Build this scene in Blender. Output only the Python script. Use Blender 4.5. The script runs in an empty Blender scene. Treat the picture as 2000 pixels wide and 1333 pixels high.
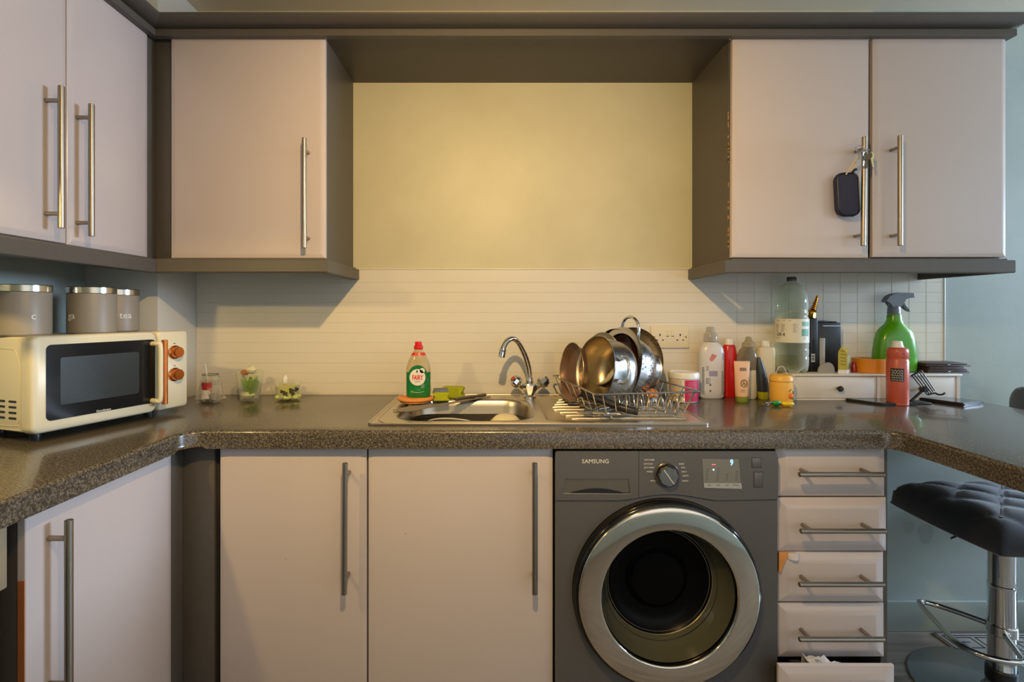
import bpy, bmesh, math, random
from mathutils import Vector, Matrix, geometry
random.seed(7)
C = bpy.context.scene.collection
SC = bpy.context.scene
PI = math.pi
CZ = 1.2155            # eye height
WT = 0.90              # worktop height

# ---------------------------------------------------------------- camera
cam_d = bpy.data.cameras.new('camera')
cam = bpy.data.objects.new('camera', cam_d); C.objects.link(cam)
cam.location = (0, 0, CZ); cam.rotation_euler = (PI/2, 0, 0)
cam_d.sensor_width = 36; cam_d.lens = 18.0
cam_d.shift_x = 0.017; cam_d.shift_y = -0.02825
cam_d.clip_start = 0.02; cam_d.clip_end = 50
SC.camera = cam

# ---------------------------------------------------------------- world, lights, exposure
world = bpy.data.worlds.new('world'); SC.world = world; world.use_nodes = True
world.node_tree.nodes['Background'].inputs[0].default_value = (0.62, 0.80, 1.0, 1)
world.node_tree.nodes['Background'].inputs[1].default_value = 1.0
SC.view_settings.view_transform = 'Standard'; SC.view_settings.look = 'None'
SC.view_settings.gamma = 1.0; SC.view_settings.exposure = -0.04
SC.view_settings.use_curve_mapping = False
SC.cycles.use_denoising = True
SC.cycles.max_bounces = 8; SC.cycles.diffuse_bounces = 5; SC.cycles.glossy_bounces = 4
SC.cycles.transmission_bounces = 12; SC.cycles.transparent_max_bounces = 24
SC.cycles.sample_clamp_indirect = 4.0
SC.cycles.caustics_reflective = False; SC.cycles.caustics_refractive = False

def lamp(name, kind, loc, power, color, size=0.02, rot=(0, 0, 0), size_y=None, angle=None, blend=0.6, spread=None):
    d = bpy.data.lights.new(name, kind); d.energy = power; d.color = color
    if kind == 'AREA':
        d.shape = 'RECTANGLE'; d.size = size; d.size_y = size_y or size
        if spread: d.spread = spread
    else:
        d.shadow_soft_size = size
    if kind == 'SPOT':
        d.spot_size = angle; d.spot_blend = blend
    o = bpy.data.objects.new(name, d); C.objects.link(o); o.location = loc; o.rotation_euler = rot
    return o
WARM = (1.0, 0.66, 0.265)
lamp('ceiling_spot_bulb', 'POINT', (-0.01, 0.35, 1.965), 20, WARM, 0.022)
lamp('ceiling_spot_beam', 'SPOT', (-0.01, 0.35, 1.965), 60, WARM, 0.022, (math.radians(64), 0, math.radians(-2)), angle=math.radians(106), blend=0.9)
lamp('cooker_hood_bulb', 'SPOT', (-1.03, 0.66, 1.602), 22, (1.0, 0.70, 0.25), 0.02, (0, 0, 0), angle=math.radians(168), blend=0.25)
lamp('window_daylight', 'AREA', (5.16, 1.40, 1.80), 215, (0.60, 0.77, 1.0), 0.72, (0, math.radians(90), 0), size_y=0.95)
lamp('rear_fill', 'AREA', (1.5, -0.56, 1.28), 8.5, (1.0, 0.80, 0.58), 2.5, (math.radians(90), 0, 0), size_y=1.4)  # soft fill light added behind the camera to lift the fronts, no doorway there

# ---------------------------------------------------------------- helpers
def at(px, py, d):
    return Vector(((px-966)*d/1000, d, CZ-(py-610)*d/1000))
def base_d(py, z=WT):
    return (CZ-z)*1000/(py-610)

def lin(c):
    c = c/255.0
    return c/12.92 if c <= 0.04045 else ((c+0.055)/1.055)**2.4
def rgb(r, g, b):
    return (lin(r), lin(g), lin(b), 1)

class NT:
    def __init__(s, name):
        s.m = bpy.data.materials.new(name); s.m.use_nodes = True
        s.t = s.m.node_tree; s.n = s.t.nodes; s.l = s.t.links
        s.p = s.n['Principled BSDF']
    def node(s, typ, **kw):
        n = s.n.new(typ)
        for k, v in kw.items():
            if k in n.inputs.keys(): n.inputs[k].default_value = v
            else: setattr(n, k, v)
        return n
def setp(p, **kw):
    al = dict(rough='Roughness', metal='Metallic', spec='Specular IOR Level', trans='Transmission Weight',
              ior='IOR', coat='Coat Weight', coat_rough='Coat Roughness', alpha='Alpha', sheen='Sheen Weight',
              sss='Subsurface Weight')
    for k, v in kw.items():
        p.inputs[al[k]].default_value = v

def mat(name, col, vary=0.0, vscale=12, bump=0.0, bscale=60, rvary=0.0, emit=None, estr=1.0, **kw):
    s = NT(name); p = s.p
    p.inputs['Base Color'].default_value = col
    if 'rough' not in kw: kw['rough'] = 0.5
    setp(p, **kw)
    tc = None
    if vary or bump or rvary:
        tc = s.node('ShaderNodeTexCoord')
    if vary:
        n = s.node('ShaderNodeTexNoise', Scale=vscale, Detail=4.0)
        s.l.new(tc.outputs['Object'], n.inputs['Vector'])
        r = s.node('ShaderNodeMix', data_type='RGBA')
        s.l.new(n.outputs['Fac'], r.inputs['Factor'])
        r.inputs[6].default_value = tuple(max(0, c*(1-vary)) for c in col[:3])+(1,)
        r.inputs[7].default_value = tuple(min(1, c*(1+vary)) for c in col[:3])+(1,)
        s.l.new(r.outputs[2], p.inputs['Base Color'])
    if rvary:
        n = s.node('ShaderNodeTexNoise', Scale=vscale*2.3, Detail=3.0)
        s.l.new(tc.outputs['Object'], n.inputs['Vector'])
        mr = s.node('ShaderNodeMapRange')
        mr.inputs[3].default_value = max(0, kw['rough']-rvary); mr.inputs[4].default_value = kw['rough']+rvary
        s.l.new(n.outputs['Fac'], mr.inputs[0]); s.l.new(mr.outputs[0], p.inputs['Roughness'])
    if bump:
        n = s.node('ShaderNodeTexNoise', Scale=bscale, Detail=3.0)
        s.l.new(tc.outputs['Object'], n.inputs['Vector'])
        b = s.node('ShaderNodeBump', Strength=bump, Distance=0.002)
        s.l.new(n.outputs['Fac'], b.inputs['Height']); s.l.new(b.outputs[0], p.inputs['Normal'])
    if emit:
        p.inputs['Emission Color'].default_value = emit; p.inputs['Emission Strength'].default_value = estr
    return s.m

def thin(name, col, gloss=0.12, rough=0.05, haze=0.0):
    """thin clear glass or film: tinted see-through mixed with a fresnel sheen and a little haze"""
    s = NT(name); p = s.p; out = [n for n in s.n if n.type == 'OUTPUT_MATERIAL'][0]
    p.inputs['Base Color'].default_value = col; setp(p, rough=rough, spec=0.6)
    tr = s.node('ShaderNodeBsdfTransparent'); tr.inputs[0].default_value = col
    lw = s.node('ShaderNodeLayerWeight'); lw.inputs['Blend'].default_value = 0.35
    mr = s.node('ShaderNodeMapRange'); mr.inputs[3].default_value = haze; mr.inputs[4].default_value = min(1, haze+gloss*4)
    s.l.new(lw.outputs['Facing'], mr.inputs[0])
    mx = s.node('ShaderNodeMixShader'); s.l.new(mr.outputs[0], mx.inputs[0]); s.l.new(tr.outputs[0], mx.inputs[1]); s.l.new(p.outputs[0], mx.inputs[2])
    s.l.new(mx.outputs[0], out.inputs[0])
    return s.m

def speckle(name, dark, mid, light, scale, rough, bump=0.0, coat=0.0):
    s = NT(name); p = s.p; setp(p, rough=rough, coat=coat)
    tc = s.node('ShaderNodeTexCoord')
    v = s.node('ShaderNodeTexNoise', Scale=scale, Detail=2.0, Roughness=0.6)
    s.l.new(tc.outputs['Object'], v.inputs['Vector'])
    r = s.node('ShaderNodeValToRGB'); s.l.new(v.outputs['Fac'], r.inputs['Fac'])
    e = r.color_ramp.elements; e[0].position = 0.38; e[0].color = dark; e[1].position = 0.66; e[1].color = light
    x = e.new(0.52); x.color = mid
    s.l.new(r.outputs[0], p.inputs['Base Color'])
    if bump:
        b = s.node('ShaderNodeBump', Strength=bump, Distance=0.001)
        s.l.new(v.outputs['Fac'], b.inputs['Height']); s.l.new(b.outputs[0], p.inputs['Normal'])
    return s.m

def wall_mat(name, split=False):
    s = NT(name); p = s.p; setp(p, rough=0.42, spec=0.4)
    tc = s.node('ShaderNodeTexCoord')
    n = s.node('ShaderNodeTexNoise', Scale=3.2, Detail=5.0, Roughness=0.55); s.l.new(tc.outputs['Object'], n.inputs['Vector'])
    cream = s.node('ShaderNodeValToRGB'); s.l.new(n.outputs['Fac'], cream.inputs['Fac'])
    e = cream.color_ramp.elements; e[0].position = 0.35; e[0].color = rgb(196, 190, 160); e[1].position = 0.7; e[1].color = rgb(207, 201, 172)
    egg = s.node('ShaderNodeValToRGB'); s.l.new(n.outputs['Fac'], egg.inputs['Fac'])
    e = egg.color_ramp.elements; e[0].position = 0.35; e[0].color = rgb(160, 170, 166); e[1].position = 0.7; e[1].color = rgb(172, 182, 178)
    sp = s.node('ShaderNodeSeparateXYZ'); s.l.new(tc.outputs['Object'], sp.inputs[0])
    gt = s.node('ShaderNodeMath', operation='GREATER_THAN'); gt.inputs[1].default_value = 1.45 if split else (99 if name == 'cream_paint' else -99)
    s.l.new(sp.outputs[0], gt.inputs[0])
    mx = s.node('ShaderNodeMix', data_type='RGBA')
    s.l.new(gt.outputs[0], mx.inputs['Factor']); s.l.new(cream.outputs[0], mx.inputs[6]); s.l.new(egg.outputs[0], mx.inputs[7])
    s.l.new(mx.outputs[2], p.inputs['Base Color'])
    n2 = s.node('ShaderNodeTexNoise', Scale=180.0, Detail=3.0); s.l.new(tc.outputs['Object'], n2.inputs['Vector'])
    b = s.node('ShaderNodeBump', Strength=0.12, Distance=0.002); s.l.new(n2.outputs['Fac'], b.inputs['Height']); s.l.new(b.outputs[0], p.inputs['Normal'])
    return s.m

def plank_mat():
    s = NT('laminate'); p = s.p; setp(p, rough=0.38)
    tc = s.node('ShaderNodeTexCoord')
    mp = s.node('ShaderNodeMapping'); mp.inputs['Scale'].default_value = (1.2, 14, 1); s.l.new(tc.outputs['Object'], mp.inputs['Vector'])
    n = s.node('ShaderNodeTexNoise', Scale=3.0, Detail=6.0); s.l.new(mp.outputs[0], n.inputs['Vector'])
    r = s.node('ShaderNodeValToRGB'); s.l.new(n.outputs['Fac'], r.inputs['Fac'])
    e = r.color_ramp.elements; e[0].position = 0.3; e[0].color = rgb(98, 90, 81); e[1].position = 0.72; e[1].color = rgb(140, 129, 116)
    s.l.new(r.outputs[0], p.inputs['Base Color'])
    return s.m

def brushed(name, col, rough=0.32, axis=(1, 1, 60)):
    s = NT(name); p = s.p; p.inputs['Base Color'].default_value = col; setp(p, rough=rough, metal=1.0)
    tc = s.node('ShaderNodeTexCoord'); mp = s.node('ShaderNodeMapping'); mp.inputs['Scale'].default_value = axis
    s.l.new(tc.outputs['Object'], mp.inputs['Vector'])
    n = s.node('ShaderNodeTexNoise', Scale=14.0, Detail=3.0); s.l.new(mp.outputs[0], n.inputs['Vector'])
    mr = s.node('ShaderNodeMapRange'); mr.inputs[3].default_value = rough-0.08; mr.inputs[4].default_value = rough+0.1
    s.l.new(n.outputs['Fac'], mr.inputs[0]); s.l.new(mr.outputs[0], p.inputs['Roughness'])
    return s.m

M = {}
M['door'] = mat('door_vinyl', rgb(194, 182, 179), vary=0.025, vscale=3, bump=0.05, bscale=14, rough=0.24, spec=0.5)
M['carcass'] = mat('carcass_grey', rgb(86, 81, 75), vary=0.10, vscale=60, rough=0.42, spec=0.4)
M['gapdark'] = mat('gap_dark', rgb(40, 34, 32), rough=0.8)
M['worktop'] = speckle('worktop_granite_laminate', rgb(50, 45, 38), rgb(82, 74, 62), rgb(118, 108, 92), 230, 0.24, bump=0.08, coat=0.25)
M['wall_back'] = wall_mat('back_wall_paint', True)
M['cream'] = wall_mat('cream_paint')
M['egg'] = wall_mat('egg_paint')
M['ceil'] = mat('ceiling_paint', rgb(214, 204, 184), vary=0.05, vscale=4, rough=0.7)
M['tile'] = mat('splash_tile', rgb(222, 216, 204), vary=0.015, vscale=8, rough=0.30, spec=0.45)
M['grout'] = mat('splash_joint', rgb(214, 208, 194), rough=0.6)
M['white_paint'] = mat('white_gloss_paint', rgb(214, 212, 206), vary=0.02, rough=0.35)
M['laminate'] = plank_mat()
M['steel'] = brushed('brushed_steel', rgb(158, 148, 134), 0.34)
M['sinksteel'] = mat('sink_steel', rgb(206, 196, 178), metal=1.0, rough=0.30)
M['chrome'] = mat('chrome', rgb(214, 214, 214), metal=1.0, rough=0.07)
M['potsteel'] = mat('pot_steel', rgb(190, 188, 184), metal=1.0, rough=0.25)
M['potdull'] = brushed('pot_brushed', rgb(205, 196, 182), 0.27, (4, 4, 30))
M['wire'] = mat('rack_wire', rgb(176, 172, 168), metal=1.0, rough=0.25)
M['graphite'] = mat('graphite_panel', rgb(96, 94, 93), metal=0.35, vary=0.05, vscale=90, rough=0.42)
M['graphite2'] = mat('graphite_trim', rgb(78, 75, 72), metal=0.3, rough=0.3)
M['black'] = mat('black_plastic', rgb(24, 24, 26), rough=0.4)
M['blackgloss'] = mat('black_gloss', rgb(12, 12, 13), rough=0.12)
M['darkglass'] = mat('oven_glass', rgb(34, 36, 36), rough=0.22, bump=0.05, bscale=300)
M['cream_plastic'] = mat('cream_enamel', rgb(212, 204, 178), rough=0.3)
M['copper'] = mat('copper_metal', rgb(214, 126, 66), metal=0.9, rough=0.18)
M['taupe'] = mat('taupe_enamel', rgb(142, 132, 118), rough=0.45)
M['white'] = mat('white_plastic', rgb(226, 224, 218), rough=0.4)
M['print'] = mat('grey_print', rgb(90, 90, 96), rough=0.6)
M['whiteprint'] = mat('white_print', rgb(225, 222, 214), rough=0.6)

_root = {}
def link(name, me, parent=None):
    o = bpy.data.objects.new(name, me); C.objects.link(o)
    if parent is not None: o.parent = parent
    return o
def props(o, label=None, cat=None, group=None, kind=None):
    if label: o['label'] = label
    if cat: o['category'] = cat
    if group: o['group'] = group
    if kind: o['kind'] = kind
    return o
def thing(name, label, cat, loc=(0, 0, 0), rotz=0, group=None):
    o = bpy.data.objects.new(name, None); C.objects.link(o)
    o.location = loc; o.rotation_euler = (0, 0, rotz); o.empty_display_size = 0.05
    _root[o.name] = Matrix.Translation(Vector(loc)) @ Matrix.Rotation(rotz, 4, 'Z')
    return props(o, label, cat, group)
def fin(bm, name, m, parent=None, local=False, smooth=None, sharp=35):
    """bm -> one mesh object; world coordinates unless local"""
    bmesh.ops.recalc_face_normals(bm, faces=bm.faces)
    if parent is not None and not local:
        r = parent
        mw = Matrix.Identity(4)
        while r is not None:
            mw = _root.get(r.name, Matrix.Identity(4)) @ mw
            r = r.parent
        bm.transform(mw.inverted())
    me = bpy.data.meshes.new(name)
    bm.to_mesh(me); bm.free()
    ms = m if isinstance(m, (list, tuple)) else [m]
    for x in ms: me.materials.append(x)
    if smooth is not False:
        for p in me.polygons: p.use_smooth = True
        try: me.set_sharp_from_angle(angle=math.radians(sharp))
        except Exception: pass
    return link(name, me, parent)
def B(): return bmesh.new()

def add_box(bm, x0, x1, y0, y1, z0, z1, bev=0.0, seg=2, M4=None):
    a = bmesh.ops.create_cube(bm, size=1.0)['verts']
    c = Vector(((x0+x1)/2, (y0+y1)/2, (z0+z1)/2))
    mm = Matrix.Translation(c) @ Matrix.Diagonal((abs(x1-x0), abs(y1-y0), abs(z1-z0), 1))
    if M4 is not None: mm = M4 @ mm
    bmesh.ops.transform(bm, matrix=mm, verts=a)
    if bev > 0:
        es = list({e for v in a for e in v.link_edges})
        bmesh.ops.bevel(bm, geom=es, offset=bev, segments=seg, affect='EDGES', profile=0.5)
    return bm
def box(name, x0, x1, y0, y1, z0, z1, m, parent=None, bev=0.0, seg=2, local=False, M4=None):
    return fin(add_box(B(), x0, x1, y0, y1, z0, z1, bev, seg, M4), name, m, parent, local)

def add_lathe(bm, prof, seg=32, M4=None, sx=1, sy=1, cap=True):
    rings = []
    for r, z in prof:
        if r < 1e-6:
            rings.append([bm.verts.new((0, 0, z))])
        else:
            rings.append([bm.verts.new((r*sx*math.cos(2*PI*k/seg), r*sy*math.sin(2*PI*k/seg), z)) for k in range(seg)])
    for a, b in zip(rings, rings[1:]):
        for k in range(seg):
            k2 = (k+1) % seg
            if len(a) == 1 and len(b) == 1: continue
            if len(a) == 1: bm.faces.new((a[0], b[k], b[k2]))
            elif len(b) == 1: bm.faces.new((a[k], a[k2], b[0]))
            else: bm.faces.new((a[k], a[k2], b[k2], b[k]))
    if cap:
        for rg in (rings[0], rings[-1]):
            if len(rg) > 2: bm.faces.new(rg)
    if M4 is not None:
        bmesh.ops.transform(bm, matrix=M4, verts=[v for rg in rings for v in rg])
    return bm
def T(x, y, z, rz=0): return Matrix.Translation((x, y, z)) @ Matrix.Rotation(rz, 4, 'Z')

def catmull(pts, n=6, closed=False):
    P = [Vector(p) for p in pts]; out = []; L = len(P)
    for i in range(L if closed else L-1):
        p0 = P[(i-1) % L] if closed or i > 0 else P[0]
        p1 = P[i]; p2 = P[(i+1) % L]
        p3 = P[(i+2) % L] if closed or i+2 < L else P[-1]
        for k in range(n):
            t = k/n
            out.append(0.5*((2*p1)+(-p0+p2)*t+(2*p0-5*p1+4*p2-p3)*t*t+(-p0+3*p1-3*p2+p3)*t*t*t))
    if not closed: out.append(P[-1])
    return out
def add_tube(bm, pts, r, seg=8, closed=False, cap=True):
    P = [Vector(p) for p in pts]; n = len(P)
    rr = r if callable(r) else (lambda t: r)
    rings = []; up = None
    for i, p in enumerate(P):
        a = P[(i-1) % n] if closed or i > 0 else p
        b = P[(i+1) % n] if closed or i < n-1 else p
        t = (b-a).normalized()
        if up is None:
            up = t.orthogonal().normalized()
        up = (up - t*up.dot(t))
        if up.length < 1e-6: up = t.orthogonal()
        up.normalize(); s = t.cross(up)
        R = rr(i/(n-1) if n > 1 else 0)
        rings.append([bm.verts.new(p+(up*math.cos(2*PI*k/seg)+s*math.sin(2*PI*k/seg))*R) for k in range(seg)])
    m = n if closed else n-1
    for i in range(m):
        a, b = rings[i], rings[(i+1) % n]
        off = 0
        if closed and i == n-1:
            off = min(range(seg), key=lambda o: (a[0].co-b[o].co).length)
        for k in range(seg):
            bm.faces.new((a[k], a[(k+1) % seg], b[(k+1+off) % seg], b[(k+off) % seg]))
    if cap and not closed:
        bm.faces.new(rings[0]); bm.faces.new(rings[-1])
    return bm
def tube(name, pts, r, m, parent=None, seg=8, closed=False, local=False):
    return fin(add_tube(B(), pts, r, seg, closed), name, m, parent, local)

def add_loft(bm, loops, cap0=True, cap1=True):
    R = [[bm.verts.new(p) for p in lp] for lp in loops]
    n = len(R[0])
    for a, b in zip(R, R[1:]):
        for k in range(n):
            bm.faces.new((a[k], a[(k+1) % n], b[(k+1) % n], b[k]))
    if cap0: bm.faces.new(R[0])
    if cap1: bm.faces.new(R[-1])
    return bm
def rrect(cx, cy, w, h, r, z, n=6):
    out = []
    r = min(r, w/2-1e-4, h/2-1e-4)
    for qx, qy, a0 in ((1, 1, 0), (-1, 1, 90), (-1, -1, 180), (1, -1, 270)):
        for k in range(n+1):
            a = math.radians(a0+90*k/n)
            out.append(Vector((cx+qx*(w/2-r)+r*math.cos(a), cy+qy*(h/2-r)+r*math.sin(a), z)))
    return out
def add_prism(bm, poly, vec):
    """polygon (list of 3D points) extruded by vec"""
    vec = Vector(vec)
    a = [bm.verts.new(p) for p in poly]; b = [bm.verts.new(Vector(p)+vec) for p in poly]
    bm.faces.new(a); bm.faces.new(b)
    for k in range(len(a)):
        bm.faces.new((a[k], a[(k+1) % len(a)], b[(k+1) % len(a)], b[k]))
    return bm
def slab(bm, outer, holes, z0, z1):
    """flat plate with holes (2D polygons)"""
    co = []; edges = []
    for lp in [outer]+holes:
        s = len(co); co += [Vector((p[0], p[1])) for p in lp]
        edges += [(s+i, s+(i+1) % len(lp)) for i in range(len(lp))]
    v, e, f = geometry.delaunay_2d_cdt(co, edges, [], 1, 1e-6)[:3]
    def inside(p, poly):
        r = False
        for i in range(len(poly)):
            (x1, y1), (x2, y2) = poly[i-1][:2], poly[i][:2]
            if (y1 > p[1]) != (y2 > p[1]) and p[0] < (x2-x1)*(p[1]-y1)/(y2-y1)+x1: r = not r
        return r
    def keep(t):
        c = (sum(v[i][0] for i in t)/len(t), sum(v[i][1] for i in t)/len(t))
        return inside(c, outer) and not any(inside(c, h) for h in holes)
    f = [t for t in f if keep(t)]
    for z in (z0, z1):
        vs = [bm.verts.new((p[0], p[1], z)) for p in v]
        for t in f: bm.faces.new([vs[i] for i in t])
        if z == z0: va = vs
        else: vb = vs
    cnt = {}
    for t in f:
        for i in range(len(t)):
            k = tuple(sorted((t[i], t[(i+1) % len(t)]))); cnt[k] = cnt.get(k, 0)+1
    for (i, j), c in cnt.items():
        if c == 1: bm.faces.new((va[i], va[j], vb[j], vb[i]))
    return bm

_fonts = {}
def text(body, size, m, parent, origin, xdir=(1, 0, 0), ydir=(0, 0, 1), name='print', align='CENTER', sx=1.0, bend=None, depth=0.0003, bold=0.0, local=False):
    """lettering laid on a surface; bend=(axis point, radius) wraps it round a vertical cylinder"""
    cu = bpy.data.curves.new('t', 'FONT'); cu.body = body; cu.size = size; cu.align_x = align; cu.align_y = 'CENTER'
    cu.extrude = depth; cu.resolution_u = 2; cu.offset = bold
    to = bpy.data.objects.new('t', cu); C.objects.link(to)
    dg = bpy.context.evaluated_depsgraph_get(); dg.update()
    me = bpy.data.meshes.new_from_object(to.evaluated_get(dg))
    bpy.data.objects.remove(to)
    bm = B(); bm.from_mesh(me); bpy.data.meshes.remove(me)
    X = Vector(xdir).normalized(); Y = Vector(ydir).normalized(); N = X.cross(Y); O = Vector(origin)
    if bend:
        ax = Vector(bend[0]); R = bend[1]; a0 = math.atan2(O.y-ax.y, O.x-ax.x)
    for v in bm.verts:
        x, y, z = v.co; x *= sx
        if bend:
            a = a0+x/R
            v.co = Vector((ax.x+(R+z)*math.cos(a), ax.y+(R+z)*math.sin(a), O.z+y))
        else:
            v.co = O+X*x+Y*y+N*z
    return fin(bm, name, m, parent, local, smooth=False)
def patch(name, m, parent, ax, R, a0, a1, z0, z1, n=10, t=0.0004, taper=0.0, local=False, sx=1, sy=1):
    """a label wrapped round a vertical cylinder between two angles"""
    bm = B(); g = []
    for k in range(n+1):
        a = a0+(a1-a0)*k/n
        g.append([bm.verts.new((ax[0]+(R-t*2)*math.cos(a)*sx, ax[1]+(R-t*2)*math.sin(a)*sy, z0)), bm.verts.new((ax[0]+(R+t)*math.cos(a)*sx, ax[1]+(R+t)*math.sin(a)*sy, z0)),
                  bm.verts.new((ax[0]+(R+t-taper)*math.cos(a)*sx, ax[1]+(R+t-taper)*math.sin(a)*sy, z1)), bm.verts.new((ax[0]+(R-t*2-taper)*math.cos(a)*sx, ax[1]+(R-t*2-taper)*math.sin(a)*sy, z1))])
    for a, b in zip(g, g[1:]):
        for k in range(4): bm.faces.new((a[k], a[(k+1) % 4], b[(k+1) % 4], b[k]))
    bm.faces.new(g[0]); bm.faces.new(g[-1])
    return fin(bm, name, m, parent, local)

def basis(o, xd, yd):
    """matrix whose local x,y,z = xd, yd, xd x yd at o"""
    X = Vector(xd).normalized(); Y = Vector(yd).normalized(); Z = X.cross(Y)
    return Matrix(((X.x, Y.x, Z.x, o[0]), (X.y, Y.y, Z.y, o[1]), (X.z, Y.z, Z.z, o[2]), (0, 0, 0, 1)))
def add_front(bm, w, h, t, bw, bd, M4):
    """door or drawer front with a sloping border: local x width, y height, z outwards (face at z=0)"""
    r = 0.0015
    lp = [[(-w/2, -h/2), (w/2, -h/2), (w/2, h/2), (-w/2, h/2)]]
    def ring(ins, z):
        return [Vector((-w/2+ins, -h/2+ins, z)), Vector((w/2-ins, -h/2+ins, z)), Vector((w/2-ins, h/2-ins, z)), Vector((-w/2+ins, h/2-ins, z))]
    loops = [ring(0, -t), ring(0, -bd-r), ring(r, -bd), ring(bw*0.55, -bd*0.5), ring(bw, -0.0004), ring(bw+0.003, 0)]
    loops = [[M4 @ p for p in L] for L in loops]
    return add_loft(bm, loops)
def front(name, w, h, t, bw, bd, M4, m, parent):
    return fin(add_front(B(), w, h, t, bw, bd, M4), name, m, parent, sharp=12)
def bar_handle(parent, M4, length, vertical=True, prot=0.038, r=0.0072, inset=0.035):
    """bar pull; M4 frame: origin at bar centre on the face, z outwards"""
    bm = B(); h = length/2
    ax = (lambda s, z: (0, s, z)) if vertical else (lambda s, z: (s, 0, z))
    add_tube(bm, [ax(-h, prot), ax(-h+0.0008, prot), ax(h-0.0008, prot), ax(h, prot)], lambda t: r*0.9 if t in (0, 1) else r, 14)
    for s in (-h+inset, h-inset):
        add_tube(bm, [ax(s, 0.0), ax(s, prot)], 0.0052, 10)
    bm.transform(M4)
    return fin(bm, 'handle', M['steel'], parent)

# ================================================================ SETTING
XL, XR, YB, YR, ZC = -1.385, 5.20, 1.96, -0.62, 2.37
def struct(o): return props(o, kind='structure')
struct(box('floor', XL-0.1, XR+0.1, YR-0.1, YB+0.1, -0.05, 0.0, M['laminate']))
struct(box('ceiling', XL-0.1, XR+0.1, YR-0.1, YB+0.1, ZC, ZC+0.05, M['ceil']))
struct(box('wall_back', XL-0.1, XR+0.1, YB, YB+0.1, 0, ZC, M['wall_back']))
struct(box('wall_left', XL-0.1, XL, YR-0.1, YB, 0, ZC, M['egg']))
# right wall with its window opening
def wall_with_hole(name, m, lo, hi, hlo, hhi, axis, c0, c1):
    """lo/hi: (u,z) extents; hole hlo/hhi; axis 'x' wall lies at x=c0..c1, 'y' at y=c0..c1"""
    bm = B()
    for u0, u1, z0, z1 in ((lo[0], hlo[0], lo[1], hi[1]), (hhi[0], hi[0], lo[1], hi[1]), (hlo[0], hhi[0], lo[1], hlo[1]), (hlo[0], hhi[0], hhi[1], hi[1])):
        if axis == 'x': add_box(bm, c0, c1, u0, u1, z0, z1)
        else: add_box(bm, u0, u1, c0, c1, z0, z1)
    return struct(fin(bm, name, m, smooth=False))
wall_with_hole('wall_right', M['egg'], (YR-0.1, 0), (YB, ZC), (0.85, 1.38), (1.92, 2.22), 'x', XR, XR+0.1)
wall_with_hole('wall_rear', M['egg'], (XL-0.1, 0), (XR+0.1, ZC), (0.0, 0.55), (2.6, 2.02), 'y', YR-0.1, YR)
def window(n, u0, u1, z0, z1, axis, c):
    w = struct(thing('window_%d' % n, None, None))
    def bx(name, a, b, p, q, m, d=0.03):
        if axis == 'x': return box(name, c, c+d, a, b, p, q, m, w, 0.003)
        return box(name, a, b, c-d, c, p, q, m, w, 0.003)
    t = 0.05
    bx('window_frame', u0, u0+t, z0, z1, M['white_paint']); bx('window_frame', u1-t, u1, z0, z1, M['white_paint'])
    bx('window_frame', u0+t, u1-t, z0, z0+t, M['white_paint']); bx('window_frame', u0+t, u1-t, z1-t, z1, M['white_paint'])
    bx('glazing_bar', (u0+u1)/2-0.02, (u0+u1)/2+0.02, z0+t, z1-t, M['white_paint'])
    g = thin('window_glass_%d' % n, rgb(240, 246, 248), 0.05)
    for a, b in ((u0+t, (u0+u1)/2-0.02), ((u0+u1)/2+0.02, u1-t)):
        bx('pane', a, b, z0+t, z1-t, g, 0.006)
window(1, 0.85, 1.92, 1.38, 2.22, 'x', XR+0.02)
window(2, 0.0, 2.6, 0.55, 2.02, 'y', YR-0.02)  # unseen rear window, added as an opening for the fill light
# pipe boxing in the left corner, skirting under the peninsula
bm = add_box(B(), XL, -1.138, 1.73, YB, WT-0.04, 1.378, 0.002); add_box(bm, XL, -1.138, 1.73, YB, 2.142, ZC, 0.002)
struct(fin(bm, 'wall_corner', M['white_paint']))
bm = B(); add_box(bm, 1.075, XR, 1.944, YB, 0, 0.115, 0.004)
struct(fin(bm, 'baseboard_back', M['egg']))
# smudges and loose ceiling paint are flat marks with a shape of their own
sm = mat('smudge', rgb(154, 164, 160), rough=0.6)
bm = B()
for cx, cz, rx, rz in ((1.585, 0.39, 0.022, 0.028), (1.65, 0.365, 0.028, 0.045), (1.685, 0.425, 0.02, 0.03)):
    vs = [bm.verts.new((cx+rx*math.cos(a)*(1+0.2*math.sin(3*a)), 1.9596, cz+rz*math.sin(a)*(1+0.15*math.cos(2*a)))) for a in [2*PI*k/24 for k in range(24)]]
    bm.faces.new(vs)
wall_mark = fin(bm, 'trim_1', sm, smooth=False); struct(wall_mark)

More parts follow.
